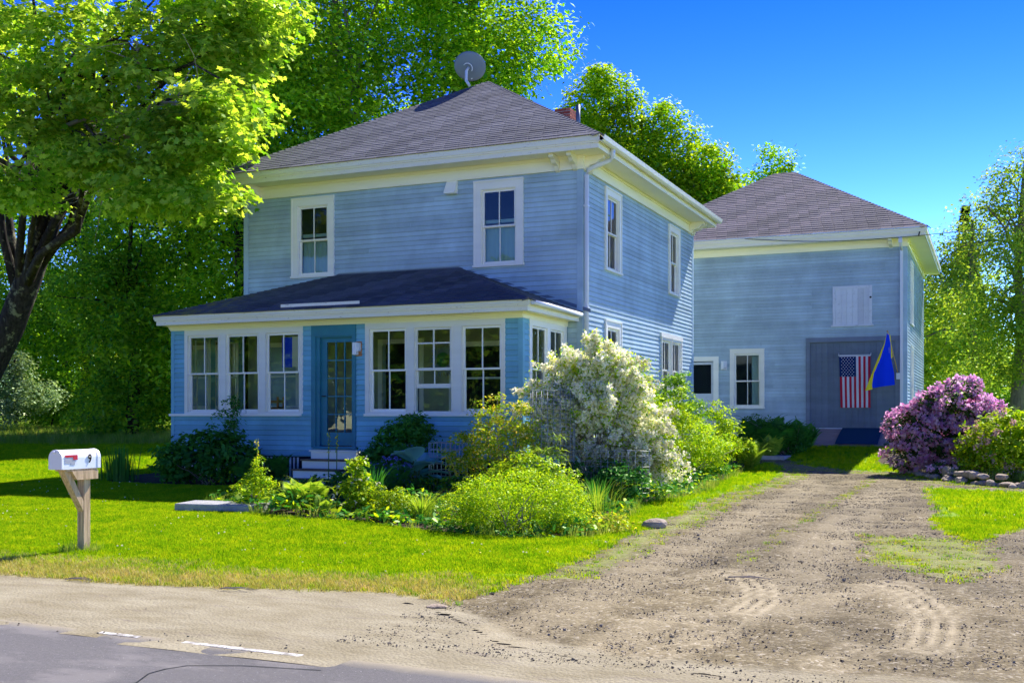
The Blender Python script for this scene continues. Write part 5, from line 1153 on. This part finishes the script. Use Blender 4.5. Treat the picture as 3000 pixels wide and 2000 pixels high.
def blades(name, label, x, y, n, H, w, m, seed, R=.2, cat='plant', bend=.5):
    z = ztf(x, y); t = empty(name, (x, y, z), None, label, cat); r = random.Random(seed); mb = MB()
    for k in range(n):
        a = r.uniform(0, 6.3); q = r.uniform(0, R) ; bx, by = x + q*math.cos(a), y + q*math.sin(a); h = H * r.uniform(.6, 1.1); o = bend * h * r.uniform(.1, 1); px, py = -math.sin(a) * w, math.cos(a) * w; vs = []
        for i in range(6):
            s = i / 5; ww = (1 - s ** 2.2) * .5; cx, cy = bx + math.cos(a) * o * s * s, by + math.sin(a) * o * s * s; cz = z + h * (s - .25 * bend * s * s * s)
            vs += [(cx - px * ww, cy - py * ww, cz), (cx + px * ww, cy + py * ww, cz)]
        mb.add(vs, [(2*i, 2*i+1, 2*i+3, 2*i+2) for i in range(5)])
    o = mb.build('leaf_blades', m, t); o['kind'] = 'stuff'; return t
blades('daylily', 'clump of arching yellow green strap leaves below the wire cage', -7.0, 12.95, 150, .50, .017, M['fern'], 1, .16, bend=1.0)
blades('iris', 'dark upright iris leaves at the left porch corner', -16.0, 16.9, 120, .75, .03, M['ferndark'], 2, .45, bend=.2)
blades('iris', 'iris leaves in the shade under the white flowering bush', -5.6, 15.9, 110, .6, .022, M['ferndark'], 3, .35, bend=.5)
blades('foxglove_leaves', 'broad upright leaves behind the perennials in the front bed', -8.25, 13.7, 40, .7, .07, M['shade'], 4, .25, bend=.5)
blades('tall_grass_clump', 'thin arching grass stems at the foot of the white flowering bush', -5.2, 14.9, 120, .65, .012, M['fern'], 5, .35, bend=.9)
for i, (x, y) in enumerate([(-10.75, 16.4), (-10.55, 16.35), (-9.9, 13.2)]):
    z = ztf(x, y); t = empty('flower_spike', (x, y, z), None, ['left flower spike right of the porch steps', 'right flower spike right of the porch steps', 'thin seed spike above the fine leaved plant'][i], 'plant'); mb = MB(); mb.tube([(x, y, z), (x + .01, y, z + .75), (x + .03, y, z + 1.05)], [.01, .008, .004], 5); mb.build('stem', M['stalk'], t)
    rg = np.random.default_rng(i); Pq = np.stack([x + .01 + rg.normal(0, .012, 50), y + rg.normal(0, .012, 50), z + .65 + rg.random(50) * .38], 1); link('blossom', leaf_mesh('blossom', Pq, rg.normal(size=(50, 3)), np.full(50, .028), T_PETAL, M['bronze'], org=(x, y, z)), t, (x, y, z))

# ------------------------------------------------------------------ trees
def ell(u, v, d, rx, ry, rz): return (tuple(at(u, v, d)), (rx, ry, rz))
tp = [at(-160, 1345, 29), at(-60, 1130, 29), at(30, 960, 28.8), at(90, 800, 28.4), at(150, 640, 28), at(215, 470, 27.5), at(235, 300, 27), at(230, 60, 26.6)]
f2 = ([at(95, 790, 28.4), at(120, 620, 28.6), at(100, 450, 29), at(60, 250, 29)], [.22, .20, .16, .12])
maple = tree('maple_tree', 'big sunlit maple leaning over the left end of the house', 'tree', tp, [.50, .40, .36, .32, .27, .22, .16, .10],
     [ell(420, 180, 25, 3.0, 1.5, 2.0), ell(670, 150, 24.5, 1.4, 1.0, 2.0), ell(90, 140, 26, 2.4, 1.3, 2.2), ell(560, 430, 22.5, 1.1, .9, .95), ell(380, 450, 23.5, 1.3, 1.0, .75), ell(590, 570, 22, .7, .9, .42), ell(440, 560, 22.5, 1.0, 1.2, .5), ell(60, 560, 25, .7, .9, .4), ell(250, 480, 24, .9, 1.1, .5), ell(120, 400, 25, 1.3, 1.8, .8), ell(650, 340, 22.3, .85, 1.0, .8),
      ell(-200, 250, 28, 2.5, 2, 3), ell(760, 20, 25, .8, 1.2, 1.1)],
     700, 52, .60, .165, M['maple'], M['bark'], 5, nl=60, tmpl=T_MAPLE, fk=[f2], flat=.30, droop=.30, spread=.8, shell=.5)
bb = MB(); rg = np.random.default_rng(8)
for (a, b, r0) in [((215, 470, 27), (520, 420, 23.4), .09), ((60, 520, 27), (420, 340, 24), .10), ((380, 350, 24.5), (650, 300, 22.8), .05), ((230, 560, 27), (330, 560, 25), .05), ((410, 280, 24.5), (400, 120, 24.4), .08)]:
    A0, B0 = at(*a), at(*b); limb(bb, A0, B0, r0, .02, rg, 7, .08)
    for k in range(16):
        t = rg.uniform(.35, 1); q = A0 + (B0 - A0) * t; e = q + rg.normal(size=3) * np.array([.8, .6, .45]); limb(bb, q, e, .016, .004, rg, 3, .0, 4)
bb.build('dead_branch', M['twig'], maple)
def simple_tree(label, u, v0, d, top, width, seed, lm, bm, size, ncl, per, cr=.9, name='tree', lobes=7, trunk_r=.3, low=.25, dz=None, group=None, nl=18, shell=.62, flat=.55, lean=0, tmpl=T_RHOMB, cat='tree', sky=None):
    """u, v0: foot in the photograph; top: v of the top; width in metres"""
    foot = at(u, v0, d); zt_ = EYE - (top - V0) / FPX * d; H = zt_ - foot[2]; rng = np.random.default_rng(seed)
    path = [foot, foot + np.array([.1 + lean*.3, .1, H * .3]), foot + np.array([-.1 + lean*.6, 0, H * .6]), foot + np.array([lean, 0, H * .93])]
    es = []
    for k in range(lobes):
        f = low + (1 - low) * (k + .5) / lobes; w = width / 2 * (math.sin(math.pi * min(1, (f - low) / (1 - low) * .78 + .22)) ** .75) ; a = rng.uniform(0, 6.3); o = w * .38
        es.append(((foot[0] + lean * f + o * math.cos(a), foot[1] + o * math.sin(a), foot[2] + H * f - (w * .2 if k == lobes - 1 else 0)), (w * .78, w * .78, H * (1 - low) / lobes * .95)))
    return tree(name, label, cat, path, [trunk_r, trunk_r * .8, trunk_r * .5, .05], es, ncl, per, cr, size, lm, bm, seed, nl=nl, shell=shell, flat=flat, tmpl=tmpl, group=group)
B_ = 'trees behind the house'
simple_tree('tall dark maple behind the left end of the house, trunks showing above the roof', 985, 1245, 44, -420, 10.5, 61, M['mapledark'], M['barkgrey'], .24, 1150, 38, 1.05, 'maple_tree', 8, .42, .30, group=B_, nl=34)
simple_tree('tall bright green maple right behind the roof peak and dish', 1390, 1245, 46, -330, 9.6, 62, M['mapledark'], M['barkgrey'], .24, 1700, 34, .9, 'maple_tree', 9, .4, .22, group=B_, nl=24)
simple_tree('dark tree between the sunlit maple and the house roof', 700, 1255, 38, -200, 8.5, 63, M['mapledark'], M['bark'], .22, 1000, 38, 1.0, 'maple_tree', 8, .35, .15, group=B_, nl=24)
def big_tree(label, foot, d, es, ncl, per, cr, size, lm, bm, seed, tr, name, group, **kw):
    ft = at(*foot, d); tops = at(foot[0], min(e[1] for e in es), d); path = [ft, ft + (tops - ft) * .3 + np.array([.2, 0, 0]), ft + (tops - ft) * .6 - np.array([.2, 0, 0]), ft + (tops - ft) * .92]
    return tree(name, label, 'tree', path, [tr, tr * .8, tr * .5, .06], [ell(u, v, d + dd, rx, ry, rz) for u, v, dd, rx, ry, rz in es], ncl, per, cr, size, lm, bm, seed, nl=26, group=group, **kw)
big_tree('broad yellow green round topped tree behind the chimney', (1880, 1240), 52, [(1760, 330, 0, 1.8, 1.2, 2.1), (1690, 420, -1, 1.6, 1.2, 1.8), (1870, 400, 0, 2.0, 1.3, 2.0), (1960, 430, 0, 1.6, 1.2, 2.0), (1800, 520, -1, 2.6, 1.4, 2.0), (1990, 560, 0, 1.9, 2.2, 1.9), (1650, 560, 0, 1.4, 2, 2.2), (1755, 245, 0, .7, .8, .8), (2060, 600, 0, 1.2, 1.2, 1.6), (1900, 740, 0, 3.4, 1.5, 2.4)], 1350, 38, .6, .21, M['oak'], M['bark'], 64, .35, 'oak_tree', B_)
big_tree('shorter shoulder of foliage between the round topped tree and the barn roof', (2080, 1240), 50, [(2080, 520, 0, 1.0, 1.3, 1.5), (2110, 620, 0, 1.1, 1.4, 1.6), (2040, 660, 0, 1.4, 1.6, 1.8), (2090, 800, 0, 1.8, 2, 2.2)], 800, 36, .55, .21, M['oak'], M['bark'], 65, .25, 'oak_tree', B_)
simple_tree('tree top rising just behind the barn roof ridge', 2265, 1240, 62, 445, 7.4, 66, M['mapledark'], M['bark'], .25, 800, 36, .7, 'oak_tree', 6, .25, .3, group=B_)
simple_tree('slender pale trunked birch nearest the barn corner', 2850, 1245, 44, 600, 5.6, 67, M['birch'], M['barkgrey'], .15, 620, 34, .6, 'birch_tree', 9, .20, .16, nl=26, flat=.6, group='trees right of the barn', shell=.3)
simple_tree('tall airy birch at the right edge of the picture', 2975, 1245, 38, 420, 5.2, 68, M['birch'], M['barkgrey'], .14, 760, 34, .58, 'birch_tree', 10, .24, .14, nl=26, flat=.6, group='trees right of the barn', shell=.3, lean=.3)
simple_tree('bushy low tree filling the gap beside the barn wall', 2740, 1240, 50, 830, 4.4, 69, M['oak'], M['bark'], .17, 520, 34, .6, 'small_tree', 5, .15, .05, group='trees right of the barn')
simple_tree('dark leafy thicket between the two birch trunks', 2900, 1240, 56, 960, 8.5, 70, M['deep'], M['bark'], .17, 520, 34, .6, 'thicket', 4, .12, .0, group='trees right of the barn', cat='thicket')
# spruce behind the birches
ft = at(2828, 1240, 60); H = EYE - (590 - V0) / FPX * 60 - ft[2]; rg = np.random.default_rng(71); root = empty('spruce_tree', tuple(ft), None, 'pointed dark spruce top rising behind the birches', 'tree', 'trees right of the barn')
mb = MB(); mb.tube([ft, ft + np.array([0, 0, H * .98])], [.22, .03], 8); mb.build('trunk', M['bark'], root)
n = 16000; f = rg.random(n) ** .8 * .98; tier = np.round(f * 26) / 26 + rg.normal(0, .004, n); a = rg.random(n) * 6.28; a = np.round(a * 9 / 6.28 + tier * 7) * 6.28 / 9 + rg.normal(0, .13, n); R_ = (1 - tier) * 2.3 * np.sqrt(rg.random(n)) + .05
Pn = np.stack([ft[0] + R_ * np.cos(a), ft[1] + R_ * np.sin(a), ft[2] + H * tier - R_ * .28 + rg.normal(0, .06, n)], 1); link('crown', leaf_mesh('crown', Pn, rg.normal(size=(n, 3)) * .5 + np.array([0, 0, 1]), np.full(n, .2), T_RHOMB, M['conifer'], org=tuple(ft)), root, tuple(ft))
# left background: hanging thicket, shrubs and the trees beyond the lawn
L_ = 'trees beyond the left lawn'
simple_tree('dense tree with branches sweeping to the grass left of the porch', 385, 1275, 40, 560, 5.2, 81, M['under'], M['bark'], .18, 900, 34, .72, 'sweeping_tree', 6, .25, .0, group=L_, nl=20)
simple_tree('dark background tree above the mailbox at the left', 250, 1250, 52, 250, 10, 82, M['deep'], M['bark'], .24, 1000, 34, 1.0, 'background_tree', 6, .3, .1, group=L_)
simple_tree('dark tree at the far left edge beyond the maple trunk', -60, 1250, 54, 420, 9, 83, M['deep'], M['bark'], .25, 520, 34, 1.0, 'background_tree', 6, .3, .25, group=L_)
simple_tree('dark tree filling the space behind the porch corner', 560, 1250, 46, 330, 7, 84, M['deep'], M['bark'], .22, 900, 34, .9, 'background_tree', 6, .3, .0, group=L_)
simple_tree('shaded mixed undergrowth behind the maple trunk', 190, 1245, 58, 800, 12, 85, M['deep'], M['bark'], .24, 900, 34, .7, 'thicket', 4, .1, .0, group=L_, cat='thicket')
simple_tree('pale green variegated shrub at the left edge of the picture', 45, 1240, 44, 1035, 3.0, 86, M['pale'], M['bark'], .13, 260, 34, .4, 'pale_shrub', 4, .06, .05, group=L_, cat='shrub', nl=6)
simple_tree('light green willowy shrub behind the maple trunk', 330, 1245, 48, 860, 2.8, 87, M['bright'], M['bark'], .15, 150, 34, .5, 'willowy_shrub', 4, .06, .1, group=L_, cat='shrub', nl=6)
simple_tree('low bushes in half shade at the back of the left lawn', 150, 1245, 50, 1110, 5.5, 88, M['under'], M['bark'], .15, 300, 34, .4, 'bushes', 3, .05, .0, group=L_, cat='shrub', nl=4)
# woods: the far edge behind everything and across the road (seen in the window glass)
rg = np.random.default_rng(90); Ps, Ns, Ss = [], [], []
def mass(cx, cy, rx, ry, z0, z1, ncl, size):
    P_, N_, S_, _q = foliage([((cx, cy, (z0+z1)/2), (rx, ry, (z1-z0)/2))], ncl, 30, 1.3, size, rg, flat=.7); P_[:, 2] = np.maximum(P_[:, 2], .2); Ps.append(P_); Ns.append(N_); Ss.append(S_)
for x in range(-110, 60, 9):
    y = 92 + rg.uniform(-6, 6); mass(x, y, 6.5, 4, .5, rg.uniform(6, 9.5), 130, .5)
for x in range(-50, -20, 8): mass(x, 60 + rg.uniform(-4, 4), 5, 3, .5, 6, 150, .4)
link('woods', leaf_mesh('woods', np.concatenate(Ps), np.concatenate(Ns), np.concatenate(Ss), T_RHOMB, M['under']), None); bpy.data.objects['woods']['kind'] = 'stuff'
Ps, Ns, Ss = [], [], []
for x in range(-125, 10, 9): mass(x, -42 + rg.uniform(-3, 3), 5.5, 4, .2, rg.uniform(11, 16), 420, .8)
o = link('roadside_woods', leaf_mesh('roadside_woods', np.concatenate(Ps), np.concatenate(Ns), np.concatenate(Ss), T_RHOMB, M['under']), None); o['kind'] = 'stuff'

rg = np.random.default_rng(101); xx, yy = rg.uniform(-13.5, -4.2, 40000), rg.uniform(11.8, 27, 40000); w_ = weights(xx, yy)['w_soil']; kk = (w_ > .45) & ~((xx < -7.3) & (yy > 18)) & ~((xx < -10.85) & (xx > -12.1) & (yy > 16.5)); xx, yy = xx[kk], yy[kk]
hh = np.clip(vnoise(xx, yy, .8, 51) + .5, .15, 1) * .36; Pc = np.stack([xx, yy, zt(xx, yy) + hh * rg.random(len(xx)) ** .5], 1)
o = link('ground_cover', leaf_mesh('ground_cover', Pc, rg.normal(size=Pc.shape) * .55 + np.array([0, 0, 1]), .10 * rg.uniform(.6, 1.3, len(xx)), T_OVAL, [M['shade'], M['bright']], mi=(rg.random(len(xx)) < .25).astype(int)), None); tag(o, 'low leafy ground cover filling the garden beds', kind='stuff')
bush('shaded_undergrowth', 'dark undergrowth at the foot of the white flowering bush', (-5.75, 16.6), [(0, 0, .4, .85, .4, .36), (-.5, .3, .35, .4, .4, .3)], 170, 30, .13, .08, M['shade'], 102, stems=4, cat='plant')

# ------------------------------------------------------------------ grass, gravel
def tuft_object(name, n, H, w, spread, m, seed, bend=.6):
    r = random.Random(seed); mb = MB()
    for k in range(n):
        a = r.uniform(0, 6.3); q = r.uniform(0, spread); bx, by = q*math.cos(a*3), q*math.sin(a*3); h = H * r.uniform(.5, 1.15); o = bend * h * r.uniform(.1, 1); px, py = -math.sin(a)*w/2, math.cos(a)*w/2
        mb.add([(bx-px, by-py, -.01), (bx+px, by+py, -.01), (bx+px*.7+math.cos(a)*o*.35, by+py*.7+math.sin(a)*o*.35, h*.6), (bx-px*.7+math.cos(a)*o*.35, by-py*.7+math.sin(a)*o*.35, h*.6), (bx+math.cos(a)*o, by+math.sin(a)*o, h)], [(0,1,2,3), (3,2,4)])
    return bpy.data.objects.new(name, mb.mesh(name, m))
def scatter(name, label, pts, scl, src, seed, kind='stuff', tilt=.15, flat=None):
    rg = np.random.default_rng(seed); n = len(pts); me = bpy.data.meshes.new(name); me.vertices.add(n); me.vertices.foreach_set('co', np.asarray(pts, np.float32).ravel())
    rot = np.stack([rg.normal(0, tilt, n), rg.normal(0, tilt, n), rg.random(n) * 6.28], 1).astype(np.float32)
    a = me.attributes.new('rot', 'FLOAT_VECTOR', 'POINT'); a.data.foreach_set('vector', rot.ravel())
    a = me.attributes.new('scl', 'FLOAT', 'POINT'); a.data.foreach_set('value', np.asarray(scl, np.float32))
    a = me.attributes.new('pick', 'INT', 'POINT'); a.data.foreach_set('value', rg.integers(0, len(src), n).astype(np.int32))
    o = link(name, me, None); tag(o, label, None, None, kind)
    ng = bpy.data.node_groups.new(name, 'GeometryNodeTree'); ng.interface.new_socket('Geometry', in_out='INPUT', socket_type='NodeSocketGeometry'); ng.interface.new_socket('Geometry', in_out='OUTPUT', socket_type='NodeSocketGeometry')
    N = ng.nodes.new; gi, go = N('NodeGroupInput'), N('NodeGroupOutput'); iop = N('GeometryNodeInstanceOnPoints'); g2i = N('GeometryNodeGeometryToInstance')
    for s_ in reversed(src):
        oi = N('GeometryNodeObjectInfo'); oi.inputs['Object'].default_value = s_; ng.links.new(oi.outputs['Geometry'], g2i.inputs[0])
    def na(nm, ty): q = N('GeometryNodeInputNamedAttribute'); q.data_type = ty; q.inputs['Name'].default_value = nm; return q.outputs['Attribute']
    ng.links.new(gi.outputs[0], iop.inputs['Points']); ng.links.new(g2i.outputs[0], iop.inputs['Instance']); iop.inputs['Pick Instance'].default_value = True
    ng.links.new(na('pick', 'INT'), iop.inputs['Instance Index']); e2r = N('FunctionNodeEulerToRotation'); ng.links.new(na('rot', 'FLOAT_VECTOR'), e2r.inputs[0]); ng.links.new(e2r.outputs[0], iop.inputs['Rotation'])
    ng.links.new(na('scl', 'FLOAT'), iop.inputs['Scale']); ng.links.new(iop.outputs[0], go.inputs[0])
    md = o.modifiers.new('scatter', 'NODES'); md.node_group = ng; return o
def rand_pts(n, x0, x1, y0, y1, seed):
    rg = np.random.default_rng(seed); x = rg.uniform(x0, x1, n); y = rg.uniform(y0, y1, n)
    dep = -_s * x + _c * y; xc = _c * x + _s * y; k = (np.abs(xc / dep) < .60) & (dep > 5); return x[k], y[k], rg
def seg(n, box, keep, seed, s0=.7, s1=1.3):
    x, y, rg = rand_pts(n, *box, seed); w = weights(x, y); k = keep(x, y, w, rg.random(len(x))); x, y = x[k], y[k]
    inside = ((x > PX0 - .05) & (x < HX1 + .05) & (y > 18) & (y < 29)) | ((x > BX0) & (x < BX1) & (y > BY0 - .1) & (y < BY1)) | ((x > -4.6) & (x < -2.6) & (y > 31.4) & (y < 33)) | ((x > -12) & (x < -10.9) & (y > 16.6) & (y < 18)); x, y = x[~inside], y[~inside]
    return np.stack([x, y, zt(x, y)], 1), rg.uniform(s0, s1, len(x))
GT = [tuft_object('tuft', 12, .046, .0065, .035, M['lawn'], i) for i in range(5)]
lawn_keep = lambda x, y, w, r: (w['w_grav'] < .42 + .6 * (r - .5)) & (w['w_sand'] < .4) & (w['w_soil'] < .6) & (r > w['w_dry'] * 1.02)
pa, sa = seg(470000, (-21, 3.2, 7.3, 16.5), lawn_keep, 1)
pb, sb = seg(125000, (-32, 6, 16.5, 32.7), lawn_keep, 2, 1.0, 1.7)
scatter('grass', 'bright yellow green mown lawn grass', np.concatenate([pa, pb]), np.concatenate([sa, sb]), GT, 3)
mb_ = MB(); mb_.box(-.005, .005, -.005, .005, .034, .043); FW = [bpy.data.objects.new('clover_head', mb_.mesh('clover_head', M['petalw'])), bpy.data.objects.new('dandelion_head', mb_.mesh('dandelion_head', mat('dandelion_yellow', (.75, .62, .05))))]
pf_, sf_ = seg(1500, (-17, .6, 8, 17), lambda x, y, w, r: lawn_keep(x, y, w, r) & (vnoise(x, y, 1.2, 77) > -.05), 18, .8, 1.5)
scatter('clover_flowers', 'tiny clover and dandelion heads dotted through the lawn', pf_, sf_, FW, 19)
GD = [tuft_object('tuft', 8, .06, .006, .05, M['dry'], 20 + i, .9) for i in range(4)]
pd, sd_ = seg(80000, (-22, -2, 7.0, 10.5), lambda x, y, w, r: (w['w_dry'] > .25) & (r < w['w_dry']) & (w['w_grav'] < .6) & (w['w_sand'] < .62 + .3 * (r - .5)), 4, .5, 1.2)
GWm = [tuft_object('tuft', 9, .04, .008, .06, M['dry'] if i == 0 else M['lawn'], 40 + i, 1.1) for i in range(3)]
scatter('dry_grass', 'dry straw coloured grass along the sandy verge', pd, sd_, GD, 5)
pw, sw2 = seg(60000, (-4.4, .8, 9, 27), lambda x, y, w, r: (w['w_weed'] > .2) & (r < w['w_weed'] * (.25 + 1.1 * np.clip(vnoise(x, y, .5, 44) + .35, 0, 1))) & (w['w_grav'] > .2), 6, .4, 1.1)
scatter('weeds', 'sparse low weeds growing through the gravel drive', pw, sw2, GWm, 7)
GL = [tuft_object('tuft', 14, .30, .011, .12, M['tall'], 60 + i, .7) for i in range(4)]
pl, sl2 = seg(52000, (-75, -14, 24, 60), lambda x, y, w, r: (y > 27 + .1 * vnoise(x, y, 3, 9) * 40) , 8, .5, 1.2)
scatter('long_grass', 'long meadow grass beyond the left lawn', pl, sl2, GL, 9)
pl, sl2 = seg(9000, (-12, -3, 11.2, 28), lambda x, y, w, r: (w['w_soil'] > .2) & (w['w_soil'] < .85) & (w['w_grav'] < .3), 10, .3, .8)
pm2, sm2 = seg(900, (-9.4, -8.3, 8.5, 9.4), lambda x, y, w, r: (np.hypot(x - mx, y - my) < .22) & (r < .35), 11, .25, .5)
pr2, sr2 = seg(14000, (-4, 10, 20, 60), lambda x, y, w, r: (w['w_grav'] < .2) & (x > -1.9 + 0 * x) & ((w['w_soil'] > .3) | (y > 28)), 12, .6, 1.2)
scatter('edge_grass', 'longer unmown grass round the bed edges and mailbox post', np.concatenate([pl, pm2, pr2]), np.concatenate([sl2, sm2, sr2]), GL, 13)
def pebble_object(seed, m):
    bm = bmesh.new(); bmesh.ops.create_icosphere(bm, subdivisions=1, radius=1); r = random.Random(seed)
    for v in bm.verts: v.co *= r.uniform(.7, 1.2); v.co.z *= .42
    me = bpy.data.meshes.new('pebble'); bm.to_mesh(me); bm.free(); me.materials.append(m); return bpy.data.objects.new('pebble', me)
PB = [pebble_object(i, M['pebble'] if i != 3 else M['pebbledark']) for i in range(6)]
def heavy(n): rg = np.random.default_rng(14); return .0035 + .008 * rg.random(n) ** 3 + (rg.random(n) < .006) * .012
pg_, _q = seg(150000, (-5.2, 1, 6.1, 26), lambda x, y, w, r: (w['w_grav'] > .4) & (r < .30 + 1.3 * np.clip(vnoise(x, y, .9, 33), 0, 1) + .15) & (w['w_track'] < .5) & (r < 14 / (y + 3)), 15)
pg_[:, 2] += .014
ps_, _q = seg(16000, (-14, 1, 5.6, 9), lambda x, y, w, r: (w['w_grav'] <= .4) & (r < .25) & (y > y_road(x) - .3), 16); ps_[:, 2] += .004
allp = np.concatenate([pg_, ps_]); scatter('gravel', 'loose gravel over the driveway and verge', allp, heavy(len(allp)), PB, 17, tilt=.5)
# litter of fallen twigs and pale scraps on the verge
rt = random.Random(5)
for x, y, L, lb in [(-7.6, 7.35, .28, 'short dark twig lying on the sandy verge near the mailbox'), (-6.0, 7.5, .35, 'frayed dark twig at the grass edge of the sandy verge'), (-2.2, 9.9, .4, 'brown twig lying across the tyre marks on the gravel')]:
    mb = MB(); 
    for k in range(4): a = rt.uniform(-.4, .4); mb.tube([(x, y + .02*k, ztf(x, y) + .03), (x + L*.5*math.cos(a), y + .02*k + L*.5*math.sin(a), ztf(x, y) + .04), (x + L*math.cos(a*.6), y + L*math.sin(a*.6), ztf(x, y) + .03)], [.004, .003, .0015], 5)
    tag(mb.build('twig', M['twig'], None, lb, 'twig'))
fs = link('flat_stone', stone_mesh(40, .09, .06, .02), None, (-3.93, 7.5, .02), .2); tag(fs, 'flat pale stone on the sand where the verge meets the gravel', 'stone')
